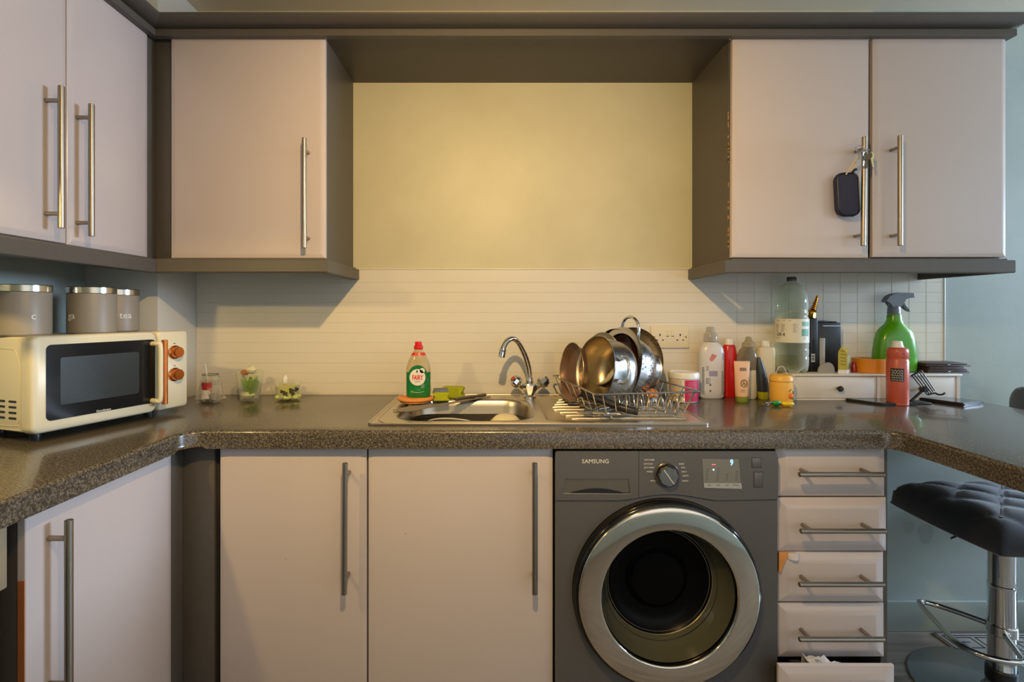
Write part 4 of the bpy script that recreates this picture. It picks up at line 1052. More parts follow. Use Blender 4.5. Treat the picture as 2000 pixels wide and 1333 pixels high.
# ================================================================ MICROWAVE AND CANISTERS
MO = Vector((-1.098, 1.212, 0)); MU = Vector((0.134, 0.398, 0)).normalized(); MW = 0.420
ang = math.atan2(MU.y, MU.x)          # local x runs along the front, local y into the body
mz = 0.921; MH = 0.2372; MD = 0.262
mw = thing('microwave', 'cream retro microwave with copper handle and knobs, set across the left corner', 'microwave', (MO.x, MO.y, mz), ang)
# local frame: x along the front, y = direction into the body (left of MU), front faces -y
creamp = M['cream_plastic']
def mbox(name, x0, x1, y0, y1, z0, z1, m, parent=None, bev=0.0, seg=2): return box(name, x0, x1, y0, y1, z0, z1, m, parent or mw, bev, seg, local=True)
mbox('housing', 0.004, MW-0.004, 0.036, MD, 0.004, MH-0.003, creamp, bev=0.006, seg=3)
# front shell: thick rounded door and control column
dw = 0.318
L = [rrect(dw/2, 0, dw-2*i, MH-2*i, 0.018, 0, 6) for i in (0.0, 0.0, 0.001, 0.003, 0.007)]
ys = (0.0335, 0.016, 0.008, 0.003, 0.0)
def yz(lp, y): return [Vector((p.x, y, p.y+MH/2)) for p in lp]
md = fin(add_loft(B(), [yz(l, y) for l, y in zip(L, ys)]), 'door', creamp, mw, local=True, sharp=40)
g0 = [(0.030, 0.030), (dw-0.006, 0.030), (dw-0.006, MH-0.022), (0.030, MH-0.022)]
L = [rrect(0.171, 0, 0.280, 0.186, 0.012, 0, 6)]
fin(add_prism(B(), [Vector((p.x, -0.0006, p.y+MH/2+0.003)) for p in L[0]], (0, 0.002, 0)), 'door_glass', mat('microwave_glass', rgb(20, 22, 24), rough=0.14, spec=0.5), md, local=True, smooth=False)
fin(add_prism(B(), [Vector((p.x, -0.0010, p.y+MH/2+0.004)) for p in rrect(0.162, 0, 0.200, 0.118, 0.006, 0, 4)], (0, 0.001, 0)), 'viewing_mesh', mat('mesh_screen', rgb(40, 44, 42), vary=0.25, vscale=200, rough=0.25), md, local=True, smooth=False)
text('Goodmans', 0.0085, M['whiteprint'], md, (0.165, -0.0012, 0.0325), xdir=(1, 0, 0), ydir=(0, 0, 1), name='lettering', local=True)
L = [rrect(dw+0.0015+(MW-dw-0.0015)/2, 0, MW-dw-0.0015-2*i, MH-2*i, 0.010, 0, 5) for i in (0.0, 0.0, 0.002, 0.005)]
fin(add_loft(B(), [yz(l, y) for l, y in zip(L, (0.0335, 0.010, 0.003, 0.0))]), 'control_panel', creamp, mw, local=True, sharp=40)
for z in (0.172, 0.104):
    fin(add_lathe(B(), [(0.0205, 0), (0.0205, 0.004), (0.0170, 0.006), (0.0165, 0.020), (0.0150, 0.022), (0, 0.022)], 36, basis((0.373, -0.0002, z), (1, 0, 0), (0, 0, 1))), 'knob', M['copper'], mw, local=True)
    text('min', 0.005, M['print'], mw, (0.373, -0.0006, z+0.027), name='lettering', local=True)
hz0, hz1 = 0.024, 0.214
hm = tube('handle', catmull([(0.300, -0.002, hz0+0.012), (0.300, -0.020, hz0+0.012), (0.304, -0.030, hz0+0.018), (0.304, -0.031, (hz0+hz1)/2), (0.304, -0.030, hz1-0.018), (0.300, -0.020, hz1-0.012), (0.300, -0.002, hz1-0.012)], 6), 0.0070, creamp, md, 12, local=True)
hc = fin(add_tube(B(), [(0.314, -0.034, hz0), (0.314, -0.034, hz0+0.001), (0.314, -0.034, hz0+0.006), (0.314, -0.034, hz1-0.006), (0.314, -0.034, hz1-0.001), (0.314, -0.034, hz1)], lambda t: 0.004 if t in (0, 1) else 0.0082, 16), 'handle_bar', M['copper'], md, local=True)
# side vents and pressed outline on the left side of the housing
for i in range(4):
    for j in range(4):
        y = 0.060+0.0425*j; z = 0.034+0.0135*i
        mbox('vent_slot', 0.0030, 0.0062, y, y+0.028, z, z+0.0055, M['black'], bev=0.0008, seg=1)
tube('pressed_line', catmull([(0.0040, 0.250, 0.018), (0.0040, 0.075, 0.018), (0.0040, 0.055, 0.026), (0.0040, 0.046, 0.045), (0.0040, 0.046, 0.150), (0.0040, 0.060, 0.195), (0.0040, 0.090, 0.205), (0.0040, 0.250, 0.205)], 6), 0.0012, creamp, mw, 6, local=True)
tube('pressed_line', [(0.0040, 0.250, 0.008), (0.0040, 0.044, 0.009)], 0.0012, creamp, mw, 6, local=True)
for x, y in ((0.06, 0.09), (MW-0.06, 0.09), (0.06, MD-0.03), (MW-0.06, MD-0.03)):
    fin(add_lathe(B(), [(0.014, -0.0208), (0.014, 0.006)], 20, T(x, y, 0)), 'foot', M['black'], mw, local=True)

ztop = mz+MH-0.002
def canister(label, px, d, word, wa, first=None):
    x = (px-966)*d/1000
    t = thing('storage_canister', label, 'canister', (x, d, ztop), 0, 'taupe storage canisters on the microwave')
    R = 0.056
    fin(add_lathe(B(), [(R-0.004, 0), (R, 0.004), (R, 0.108), (R-0.001, 0.110), (0, 0.110)], 56, T(x, d, ztop)), 'canister_body', M['taupe'], t)
    fin(add_lathe(B(), [(R-0.001, 0.1103), (R+0.0015, 0.111), (R+0.0015, 0.1265), (R, 0.128), (0, 0.128)], 56, T(x, d, ztop)), 'lid', brushed('lid_steel', rgb(200, 190, 172), 0.2, (1, 1, 40)), t)
    a = math.radians(wa)
    text(word, 0.026, M['whiteprint'], t, (x+R*math.cos(a), d+R*math.sin(a), ztop+0.049), bend=((x, d), R+0.0003), name='lettering')
    return t
canister('taupe storage canister with a steel lid, leftmost on the microwave', 46, 1.30, 'c', -28, None)
canister('taupe storage canister with a steel lid, middle of the three', 180, 1.425, 'ga', -104)
canister('taupe storage canister lettered tea, rightmost on the microwave', 229, 1.56, 'tea', -32)

# ================================================================ SMALL JARS, LEFT
glass = thin('thin_glass', rgb(250, 251, 246), 0.14)
film = thin('clear_film', rgb(246, 242, 234), 0.16, 0.2, 0.18)
def lump(bm, c, r, n=2, amp=0.3, sc=(1, 1, 1), seed=0):
    g = bmesh.ops.create_icosphere(bm, subdivisions=n, radius=1.0)['verts']
    rnd = random.Random(seed); ph = [rnd.random()*6 for _ in range(6)]
    for v in g:
        p = v.co; k = 1+amp*(math.sin(3*p.x+ph[0])*math.cos(4*p.y+ph[1])+0.5*math.sin(7*p.z+ph[2]))*0.6
        v.co = Vector((c[0]+p.x*r*sc[0]*k, c[1]+p.y*r*sc[1]*k, c[2]+p.z*r*sc[2]*k))
    return bm
# 1: wrapped jar
d1 = 1.80; j = at(411, 0, d1)
t = thing('jar', 'small glass jar with a red label wrapped in a clear plastic bag', 'jar', (j.x, d1, WT))
fin(add_lathe(B(), [(0.026, 0.001), (0.029, 0.004), (0.029, 0.070), (0.024, 0.078), (0.024, 0.094), (0.0225, 0.094), (0.0225, 0.078), (0.027, 0.069), (0.027, 0.004), (0, 0.003)], 36, T(j.x, d1, WT), cap=False), 'glass_body', glass, t)
fin(add_lathe(B(), [(0, 0.004), (0.026, 0.005), (0.026, 0.025), (0, 0.026)], 28, T(j.x, d1, WT), cap=False), 'dark_contents', mat('dark_contents', rgb(70, 44, 34), rough=0.5), t)
patch('red_label', mat('red_label', rgb(178, 50, 52), rough=0.5), t, (j.x, d1), 0.0292, math.radians(-128), math.radians(-52), 0.940, 0.970)
patch('white_label', M['white'], t, (j.x, d1), 0.0295, math.radians(-128), math.radians(-66), 0.915, 0.945)
bm = B(); L = []
for z, r, a in ((0.0, 0.030, 0.06), (0.012, 0.045, 0.22), (0.03, 0.042, 0.16), (0.055, 0.036, 0.10), (0.078, 0.032, 0.10), (0.090, 0.030, 0.15)):
    L.append([Vector((j.x+r*(1+a*math.sin(5*q+z*90))*math.cos(q), d1+0.75*r*(1+a*math.cos(7*q+z*60))*math.sin(q), WT+0.0008+z+0.003*math.sin(3*q))) for q in [2*PI*k/40 for k in range(40)]])
add_loft(bm, L, True, False)
fin(bm, 'plastic_bag', film, t, sharp=25)
tube('stirrer', [(j.x-0.003, d1, WT+0.02), (j.x-0.024, d1+0.01, WT+0.132)], 0.0026, M['white'], t, 8)
for k in range(3):
    tube('wire_tie', [(j.x+0.026*math.cos(a), d1+0.026*math.sin(a), WT+(0.096, 0.072, 0.063)[k]+0.001*math.sin(3*a)) for a in [2*PI*q/28 for q in range(28)]], 0.0012 if k == 0 else 0.0009, M['print'], t, 6, closed=True)
# 2: glass with regrowing lettuce
d2 = 1.835; j = at(488, 0, d2)
t = thing('drinking_glass', 'glass tumbler holding a regrowing lettuce heart', 'glass', (j.x, d2, WT))
fin(add_lathe(B(), [(0.030, 0.001), (0.0315, 0.003), (0.048, 0.104), (0.0465, 0.104), (0.0300, 0.010), (0, 0.009)], 44, T(j.x, d2, WT), cap=False), 'glass_body', glass, t)
lf = [mat('leaf_green', rgb(128, 168, 52), vary=0.25, vscale=40, rough=0.6), mat('leaf_pale', rgb(190, 200, 120), vary=0.2, vscale=40, rough=0.6), mat('leaf_white', rgb(222, 216, 186), vary=0.1, vscale=40, rough=0.6)]
rnd = random.Random(4)
for k in range(20):
    a = rnd.random()*2*PI; r = 0.006+0.019*rnd.random(); h = 0.035+0.045*rnd.random(); w = 0.010+0.008*rnd.random()
    bm = B(); L = []
    for i in range(6):
        s = i/5; cx = (r*0.4+(r+0.010)*s)*math.cos(a); cy = (r*0.4+(r+0.010)*s)*math.sin(a)
        ww = w*(0.35+math.sin(PI*min(1, s*0.85+0.1)))*0.6
        tx_, ty_ = -math.sin(a), math.cos(a); z = 0.012+h*s
        L.append([Vector((j.x+cx+tx_*ww*q, d2+cy+ty_*ww*q, WT+z-0.004*q*q+0.003*math.sin(q*5+i))) for q in (-1, -0.5, 0, 0.5, 1)] + [Vector((j.x+cx*0.96+tx_*ww*q, d2+cy*0.96+ty_*ww*q, WT+z-0.0012-0.004*q*q+0.003*math.sin(q*5+i))) for q in (1, 0.5, 0, -0.5, -1)])
    fin(add_loft(bm, L), 'leaf', lf[0 if k % 3 else 1], t, sharp=60)
bm = B(); lump(bm, (j.x-0.004, d2-0.006, WT+0.020), 0.018, 3, 0.35, (1.2, 1, 0.7), 3); fin(bm, 'root_end', lf[2], t)
t = thing('onion_end', 'cut onion end resting on top of the lettuce tumbler', 'vegetable', (j.x, d2, WT+0.09))
bm = B(); lump(bm, (j.x+0.006, d2, WT+0.109), 0.017, 3, 0.2, (1.1, 1, 0.8), 8); fin(bm, 'onion_flesh', lf[2], t)
bm = B(); lump(bm, (j.x-0.014, d2-0.010, WT+0.100), 0.012, 3, 0.3, (1.1, 1, 0.8), 9); fin(bm, 'brown_skin', mat('onion_skin', rgb(168, 96, 52), vary=0.3, vscale=60, rough=0.6), t)
# 3: low patterned tub
d3 = 1.845; j = at(562, 0, d3)
t = thing('glass_dish', 'low glass dish with a dark leaf pattern holding a cut vegetable in water', 'dish', (j.x, d3, WT))
fin(add_lathe(B(), [(0.032, 0.001), (0.035, 0.003), (0.0455, 0.066), (0.044, 0.066), (0.0335, 0.006), (0, 0.005)], 44, T(j.x, d3, WT), cap=False), 'glass_body', glass, t)
fin(add_lathe(B(), [(0.030, 0.007), (0.034, 0.010), (0.041, 0.050), (0, 0.052)], 36, T(j.x, d3, WT), cap=True), 'pale_filling', mat('pale_filling', rgb(214, 206, 130), vary=0.12, vscale=40, rough=0.6), t)
bm = B()
for k in range(9):
    a = rnd.random()*2*PI; lump(bm, (j.x+0.036*math.cos(a), d3+0.034*math.sin(a), WT+0.012), 0.010, 2, 0.3, (1.1, 1, 0.8), k)
props(fin(bm, 'green_frill', lf[1], t), kind='stuff')
dkp = mat('dark_leaf_print', rgb(60, 58, 24), rough=0.6)
for (a, z, s) in ((-82, 0.030, 1.0), (-96, 0.036, 0.7), (-52, 0.038, 1.1), (-44, 0.026, 0.8), (-72, 0.018, 0.7), (-25, 0.040, 1.0)):
    a = math.radians(a); R = 0.0358+z*0.165
    c = Vector((j.x+R*math.cos(a), d3+R*math.sin(a), WT+z)); X = Vector((-math.sin(a), math.cos(a), 0))
    fin(add_prism(B(), [c+X*(0.008*s*math.cos(q)*(1+0.3*math.cos(3*q)))+Vector((0, 0, 0.007*s*math.sin(q)*(1+0.3*math.cos(3*q)))) for q in [2*PI*k/18 for k in range(18)]], Vector((math.cos(a), math.sin(a), 0))*0.0012), 'leaf_print', dkp, t, smooth=False)
bm = B(); lump(bm, (j.x-0.009, d3, WT+0.072), 0.011, 2, 0.15, (0.9, 0.9, 1.5), 2); fin(bm, 'vegetable_heart', M['white'], t)

# ================================================================ DOUBLE SOCKET
ps = at(1307.5, 658.5, 1.951); 
st_ = thing('double_socket', 'cream double switched wall socket on the splashback behind the dish rack', 'socket', (ps.x, 1.95, ps.z))
iv = mat('ivory_plastic', rgb(226, 216, 190), rough=0.3)
box('faceplate', ps.x-0.073, ps.x+0.073, 1.9435, 1.9526, ps.z-0.0425, ps.z+0.0425, iv, st_, 0.003, 3)
for s in (-1, 1):
    sw = box('switch', ps.x+s*0.0095-0.006, ps.x+s*0.0095+0.006, 1.9415, 1.9440, ps.z+0.004, ps.z+0.026, iv, st_, 0.0015)
    box('switch_mark', ps.x+s*0.0095-0.005, ps.x+s*0.0095+0.005, 1.9425, 1.9436, ps.z+0.0015, ps.z+0.0035, M['print'], st_)
    cx = ps.x+s*0.0385
    box('earth_slot', cx-0.0021, cx+0.0021, 1.9431, 1.9450, ps.z+0.0035, ps.z+0.0125, M['gapdark'], st_)
    for q in (-1, 1):
        box('pin_slot', cx+q*0.011-0.0032, cx+q*0.011+0.0032, 1.9431, 1.9450, ps.z-0.0135, ps.z-0.0095, M['gapdark'], st_)
    fin(add_lathe(B(), [(0.0032, 0), (0.0028, 0.0006), (0, 0.0006)], 14, basis((ps.x+s*0.0600, 1.9434, ps.z), (1, 0, 0), (0, 0, 1))), 'screw', mat('brass_screw', rgb(140, 110, 60), metal=1, rough=0.35), st_)

# ================================================================ BOTTLES BY THE SOCKET
# pink and white tub
d = 1.815; j = at(1335, 0, d)
t = thing('tub', 'white lidded tub with a bright pink label standing behind the dish rack', 'tub', (j.x, d, WT))
R = 0.050
fin(add_lathe(B(), [(R-0.004, 0.0005), (R-0.001, 0.003), (R+0.001, 0.082), (0, 0.082)], 48, T(j.x, d, WT)), 'tub_body', M['white'], t)
fin(add_lathe(B(), [(R+0.001, 0.0825), (R+0.0035, 0.084), (R+0.0035, 0.098), (R+0.001, 0.103), (R-0.006, 0.105), (R-0.008, 0.103), (0, 0.103)], 48, T(j.x, d, WT)), 'lid', M['white'], t)
pink = mat('pink_label', rgb(196, 34, 88), rough=0.45)
lp = patch('pink_label', pink, t, (j.x, d), R+0.0008, math.radians(-106), math.radians(-36), WT+0.006, WT+0.080, 12)
patch('cream_label', mat('cream_label', rgb(206, 190, 160), rough=0.5), t, (j.x, d), R+0.0008, math.radians(-186), math.radians(-116), WT+0.006, WT+0.080, 12)
bm = B()
for k in range(9):
    for a0, a1 in ((-172, -126), (-92, -46)):
        add_tube(bm, [(j.x+(R+0.0014)*math.cos(math.radians(a)), d+(R+0.0014)*math.sin(math.radians(a)), WT+0.072-0.0055*k) for a in range(a0, a1-(k*7) % 13, 6)], 0.0006, 4)
props(fin(bm, 'printed_lines', mat('label_text_pale', rgb(214, 168, 170), rough=0.6), t, smooth=False), kind='stuff')

def bottle(name, label, px, d, prof, m, z=WT, part='bottle_body', cat='bottle', seg=40, rot=0.0, grp=None):
    x = at(px, 0, d).x
    t = thing(name, label, cat, (x, d, z)); 
    if grp: t['group'] = grp
    o = fin(ell(prof, x, d, z+0.0005, seg, rot), part, m, t)
    return t, x
def lines(parent, x, y, z0, n, w, pitch, m, h=0.0016, name='printed_lines', jag=0.35, seed=1, dy=0.0, x1=None):
    rnd = random.Random(seed); bm = B()
    for k in range(n):
        ww = w*(1-jag*rnd.random())
        add_box(bm, x, x+ww, y-0.0004, y+0.001, z0-k*pitch-h, z0-k*pitch)
    return props(fin(bm, name, m, parent, smooth=False), kind='stuff')

# big softener bottle
ww = mat('milky_plastic', rgb(206, 202, 202), rough=0.3, vary=0.02)
d = 1.885
t, x = bottle('lotion_bottle', 'large white lotion bottle with a clear domed cap beside the socket', 1388, d,
    [(0.040, 0.026, 0.0, 2.6), (0.0455, 0.030, 0.006, 2.6), (0.0465, 0.031, 0.03, 2.7), (0.0465, 0.031, 0.165, 2.7), (0.044, 0.030, 0.183, 2.5), (0.036, 0.026, 0.196, 2.3), (0.024, 0.022, 0.205, 2)], ww)
fin(ell([(0.0235, 0.0225, 0.2055, 2), (0.0260, 0.0250, 0.209, 2), (0.0240, 0.0235, 0.235, 2), (0.0215, 0.021, 0.239, 2), (0.0165, 0.0165, 0.243, 2), (0.0150, 0.0150, 0.258, 2), (0.009, 0.009, 0.262, 2)], x, d, WT), 'clear_cap', thin('clear_cap', rgb(214, 212, 206), 0.18, 0.08, 0.3), t)
yb = d-0.0315
pf = mat('pink_petal', rgb(196, 120, 110), vary=0.2, vscale=60, rough=0.5)
fin(add_prism(B(), [Vector((x-0.004+0.012*math.cos(q)*(1+0.25*math.sin(2*q)), yb, WT+0.152+0.012*math.sin(q+0.3)*(1+0.3*math.cos(3*q)))) for q in [2*PI*k/26 for k in range(26)]], (0, 0.002, 0)), 'petal_print', pf, t, smooth=False)
pur = mat('purple_print', rgb(150, 142, 168), rough=0.5)
box('purple_panel', x-0.018, x+0.012, yb, yb+0.002, WT+0.083, WT+0.102, pur, t)
lines(t, x-0.042, yb+0.006, WT+0.115, 20, 0.012, 0.0050, M['print'], seed=2)
lines(t, x-0.028, yb+0.001, WT+0.118, 3, 0.010, 0.0055, M['print'], seed=3)
lines(t, x-0.030, yb+0.001, WT+0.075, 4, 0.018, 0.0055, M['print'], seed=4)
lines(t, x+0.030, yb+0.005, WT+0.165, 5, 0.009, 0.0050, M['print'], seed=5)
lines(t, x+0.028, yb+0.004, WT+0.100, 17, 0.010, 0.0050, M['print'], seed=6)
for z in (0.030, 0.052):
    disc_y('printed_dot', x-0.014, WT+z, 0.0032, 0.0036, yb-0.0002, 0.0015, M['print'], t, 14)
# red bottle
d = 1.905
t, x = bottle('shampoo_bottle', 'bright red shampoo bottle with a cream flip cap', 1424, d,
    [(0.0235, 0.020, 0.0, 2.6), (0.0265, 0.022, 0.004, 2.6), (0.0265, 0.022, 0.12, 2.6), (0.0255, 0.021, 0.160, 2.5), (0.0215, 0.0185, 0.186, 2.4), (0.0180, 0.0165, 0.193, 2.3), (0.017, 0.016, 0.194, 2.3)], mat('red_plastic', rgb(196, 26, 20), rough=0.28))
fin(ell([(0.0165, 0.0155, 0.1945, 2.2), (0.0165, 0.0155, 0.214, 2.2), (0.0150, 0.014, 0.217, 2.2)], x, d, WT), 'flip_cap', M['white'], t)
# clear rounded bottle with milky liquid
d = 1.872
t, x = bottle('soap_bottle', 'rounded clear bottle half full of white liquid, behind the peach tube', 1460, d,
    [(0.026, 0.024, 0.0, 2.4), (0.030, 0.027, 0.006, 2.4), (0.0315, 0.028, 0.05, 2.4), (0.034, 0.028, 0.105, 2.4)], mat('milk_liquid', rgb(212, 204, 180), rough=0.25), part='white_contents')
fin(ell([(0.034, 0.028, 0.1052, 2.4), (0.0365, 0.029, 0.135, 2.3), (0.0350, 0.028, 0.155, 2.2), (0.027, 0.025, 0.175, 2.1), (0.0185, 0.0185, 0.186, 2)], x-0.001, d, WT), 'clear_shoulder', thin('grey_clear', rgb(190, 182, 164), 0.18, 0.08, 0.2), t)
fin(ell([(0.0190, 0.0190, 0.1865, 2), (0.0225, 0.0225, 0.189, 2), (0.0210, 0.021, 0.204, 2), (0.014, 0.014, 0.208, 2), (0.010, 0.010, 0.222, 2), (0.006, 0.006, 0.226, 2)], x+0.003, d, WT), 'pump_cap', thin('cap_clear', rgb(206, 198, 176), 0.18, 0.1, 0.3), t)
fin(add_prism(B(), [Vector((x-0.028+0.010*math.cos(q), d-0.0265+0.004, WT+0.112+0.018*math.sin(q))) for q in [2*PI*k/20 for k in range(20)]], (0, 0.002, 0)), 'dark_print', mat('dark_fur', rgb(92, 78, 66), vary=0.4, vscale=90, rough=0.6), t, smooth=False)
# cream bottle
d = 1.90
t, x = bottle('conditioner_bottle', 'tall cream bottle with square shoulders and a white cap, nearest the big water bottle', 1495, d,
    [(0.0250, 0.017, 0.0, 3), (0.0300, 0.020, 0.006, 3), (0.0325, 0.021, 0.06, 3.2), (0.0325, 0.021, 0.172, 3.4), (0.0290, 0.020, 0.184, 3), (0.016, 0.014, 0.189, 2.4)], mat('cream_bottle', rgb(216, 204, 178), rough=0.35))
fin(ell([(0.0150, 0.014, 0.1895, 2.2), (0.0150, 0.014, 0.208, 2.2), (0.0135, 0.013, 0.2105, 2.2)], x-0.002, d, WT), 'cap', M['white'], t)
# dark labelled bottle half hidden
d = 1.850
t, x = bottle('detergent_bottle', 'curved bottle with a dark blue label and yellow green base behind the yellow toy jar', 1490, d,
    [(0.0140, 0.014, 0.0, 2.4), (0.0170, 0.016, 0.004, 2.4), (0.0180, 0.017, 0.028, 2.4)], mat('lime_liquid', rgb(172, 168, 32), rough=0.2), part='lime_base')
bm = ell([(0.0180, 0.017, 0.0282, 2.4), (0.0200, 0.018, 0.06, 2.4), (0.0175, 0.0165, 0.10, 2.3), (0.012, 0.013, 0.13, 2.2), (0.005, 0.006, 0.152, 2)], x, d, WT)
for v in bm.verts: v.co.x -= max(0, (v.co.z-WT-0.028))*0.12
fin(bm, 'dark_label', mat('navy_label', rgb(44, 52, 58), vary=0.5, vscale=50, rough=0.35), t)
# peach tube
d = 1.795; x = at(1449, 0, d).x
t = thing('cream_tube', 'peach hand cream tube standing on its olive green cap', 'tube', (x, d, WT))
fin(ell([(0.0195, 0.0165, 0.0, 2.2), (0.0205, 0.0175, 0.003, 2.2), (0.0215, 0.0180, 0.020, 2.2)], x, d, WT+0.0005), 'cap', mat('olive_cap', rgb(128, 134, 44), rough=0.4), t)
peach = mat('peach_tube', rgb(222, 178, 142), rough=0.35)
fin(ell([(0.0215, 0.0175, 0.0205, 2.2), (0.0235, 0.0165, 0.05, 2.2), (0.0255, 0.011, 0.095, 2.2), (0.0275, 0.004, 0.130, 2.4), (0.0280, 0.0012, 0.136, 3), (0.0280, 0.0012, 0.143, 3)], x, d, WT+0.0005), 'tube_body', peach, t)
yb = d-0.0155
br = mat('brown_print', rgb(120, 92, 60), rough=0.6)
text('Natura', 0.0105, br, t, (x, yb+0.006, WT+0.118), name='lettering') if False else lines(t, x-0.012, yb+0.0045, WT+0.121, 2, 0.024, 0.006, br, h=0.003, seed=9, jag=0.2)
ringm = add_tube(B(), [(x+0.0105*math.cos(q), yb-0.0005, WT+0.067+0.0125*math.sin(q)) for q in [2*PI*k/30 for k in range(30)]], 0.0012, 5, closed=True)
add_tube(ringm, [(x-0.008, yb-0.0005, WT+0.060), (x, yb-0.0005, WT+0.070), (x+0.006, yb-0.0005, WT+0.064)], 0.0009, 5); add_tube(ringm, [(x-0.003, yb-0.0005, WT+0.076), (x+0.003, yb-0.0005, WT+0.058)], 0.0009, 5)
fin(ringm, 'ring_emblem', br, t)
lines(t, x-0.012, yb-0.0012, WT+0.045, 2, 0.018, 0.006, br, seed=10)

# yellow toy jar
d = 1.775; x = at(1526, 0, d).x
yel = mat('yellow_plastic', rgb(232, 176, 70), rough=0.4, vary=0.03)
t = thing('toy_jar', 'small yellow plastic jar with an orange snout and a clear loop on top', 'jar', (x, d, WT))
fin(add_lathe(B(), [(0.030, 0.0005), (0.035, 0.004), (0.0375, 0.020), (0.0375, 0.060), (0.036, 0.076), (0, 0.076)], 44, T(x, d, WT)), 'jar_body', yel, t)
fin(add_lathe(B(), [(0.0370, 0.0765), (0.0385, 0.079), (0.0375, 0.090), (0.032, 0.098), (0.022, 0.101), (0, 0.101)], 44, T(x, d, WT)), 'lid', yel, t)
tube('loop_handle', catmull([(x-0.020, d, WT+0.100), (x-0.015, d, WT+0.112), (x-0.009, d, WT+0.124), (x+0.006, d, WT+0.126), (x+0.014, d, WT+0.114), (x+0.020, d, WT+0.100)], 5), 0.0022, film, t, 8)
a = math.radians(-72); pz = Vector((x+0.0375*math.cos(a), d+0.0375*math.sin(a), WT+0.030))
bm = B(); lump(bm, pz, 0.0105, 3, 0.05, (0.8, 0.8, 1.0), 5); fin(bm, 'orange_snout', mat('orange_snout', rgb(226, 120, 40), rough=0.4), t)
a = math.radians(-54); X = Vector((-math.sin(a), math.cos(a), 0)); c = Vector((x+0.0378*math.cos(a), d+0.0378*math.sin(a), WT+0.032))
fin(add_tube(B(), [c+X*0.002+Vector((0, 0, 0.014)), c, c-Vector((0, 0, 0.014))], 0.0016, 6), 'dark_line', M['black'], t)
a = math.radians(-82)
for k in range(3):
    q = a+0.10*k; c = Vector((x+0.0378*math.cos(q), d+0.0378*math.sin(q), WT+0.043+0.003*k))
    fin(add_tube(B(), [c, c+Vector((0.0005, 0, 0.0045))], 0.001, 5), 'dark_line', M['black'], t)

# keyring with green and yellow charm
p = at(1515, 0, 1.715)
t = thing('charm_keyring', 'keyring with a green and yellow charm lying on the worktop in front of the yellow jar', 'keyring', (p.x, 1.715, WT))
x0 = at(1494, 0, 1.72).x
for k in range(3):
    tube('split_ring', [(x0+0.010*math.cos(q)+0.004*k, 1.722+0.010*math.sin(q)-0.004*k, WT+0.0035+0.004*k+0.004*math.sin(q+k)) for q in [2*PI*i/22 for i in range(22)]], 0.0012, mat('dark_ring', rgb(70, 62, 54), metal=0.8, rough=0.35) if k == 0 else M['chrome'], t, 6, closed=True)
fin(ell([(0.002, 0.002, 0, 2), (0.012, 0.007, 0.003, 2), (0.018, 0.011, 0.011, 2), (0.012, 0.008, 0.018, 2)], x0+0.034, 1.713, WT+0.0003), 'green_charm', mat('green_charm', rgb(30, 140, 60), rough=0.4), t)
fin(ell([(0.002, 0.002, 0, 2), (0.014, 0.007, 0.002, 2.4), (0.021, 0.011, 0.009, 2.4), (0.017, 0.008, 0.015, 2.2)], x0+0.068, 1.707, WT+0.0003, rot=-0.15), 'yellow_charm', mat('yellow_charm', rgb(236, 196, 24), rough=0.4), t)
t['label'] = 'keyring with a green and yellow charm in front of the yellow jar'

# ================================================================ WHITE DRAWER BOX
bxm = mat('white_lacquer', rgb(214, 208, 200), vary=0.02, rough=0.35)
BX0, BX1, BY0, BY1 = 1.062, 1.660, 1.825, 1.948
t = thing('mini_drawers', 'low white two drawer box with dark knobs standing against the tiles', 'drawer box', ((BX0+BX1)/2, 1.9, WT))
ZT = 0.995
box('top_board', BX0-0.004, BX1+0.004, BY0-0.005, BY1, ZT-0.008, ZT, bxm, t, 0.0015)
box('base_board', BX0, BX1, BY0, BY1, WT+0.0003, WT+0.007, bxm, t, 0.001)
box('side_board', BX0, BX0+0.013, BY0, BY1, WT+0.007, ZT-0.008, bxm, t)
box('side_board', BX1-0.013, BX1, BY0, BY1, WT+0.007, ZT-0.008, bxm, t)
XM = at(1716, 0, BY0).x
box('divider', XM-0.005, XM+0.005, BY0, BY1, WT+0.007, ZT-0.008, bxm, t)
for a, b, kx in ((BX0+0.0145, XM-0.0065, at(1637, 0, BY0).x), (XM+0.0065, BX1-0.0145, at(1800, 0, BY0).x)):
    dd = box('drawer', a, b, BY0+0.0015, BY1-0.01, WT+0.0085, ZT-0.0095, bxm, t, 0.001)
    fin(add_lathe(B(), [(0.005, 0), (0.004, 0.006), (0.0085, 0.010), (0.0105, 0.015), (0.008, 0.020), (0, 0.0215)], 24, basis((kx, BY0+0.0015, at(0, 759, BY0).z), (1, 0, 0), (0, 0, 1))), 'knob', mat('bronze_knob', rgb(62, 48, 36), metal=0.6, rough=0.35), dd)

# water bottle
d = 1.886; x = at(1546, 0, d).x
pet = thin('pet_plastic', rgb(244, 246, 240), 0.16, 0.05, 0.02)
t = thing('water_bottle', 'big clear plastic water bottle standing on the left end of the white drawer box', 'bottle', (x, d, ZT))
pr_ = [(0.030, 0.006), (0.044, 0.0008), (0.052, 0.010), (0.0555, 0.030), (0.0555, 0.058), (0.0535, 0.062), (0.0555, 0.067), (0.0555, 0.086), (0.0540, 0.090), (0.0555, 0.095), (0.0555, 0.108)]
pr2 = [(0.0555, 0.108), (0.0555, 0.190), (0.0540, 0.200), (0.0505, 0.206), (0.0535, 0.212), (0.0535, 0.222), (0.0505, 0.228), (0.0535, 0.236), (0.0530, 0.262), (0.0480, 0.290), (0.034, 0.318), (0.018, 0.330), (0.0145, 0.334), (0.0145, 0.342)]
full = pr_+pr2[1:]
bm = add_lathe(B(), [(0, 0.010)]+full+[(r-0.0008, z) for r, z in reversed(full)]+[(0, 0.0115)], 48, T(x, d, ZT), cap=False)
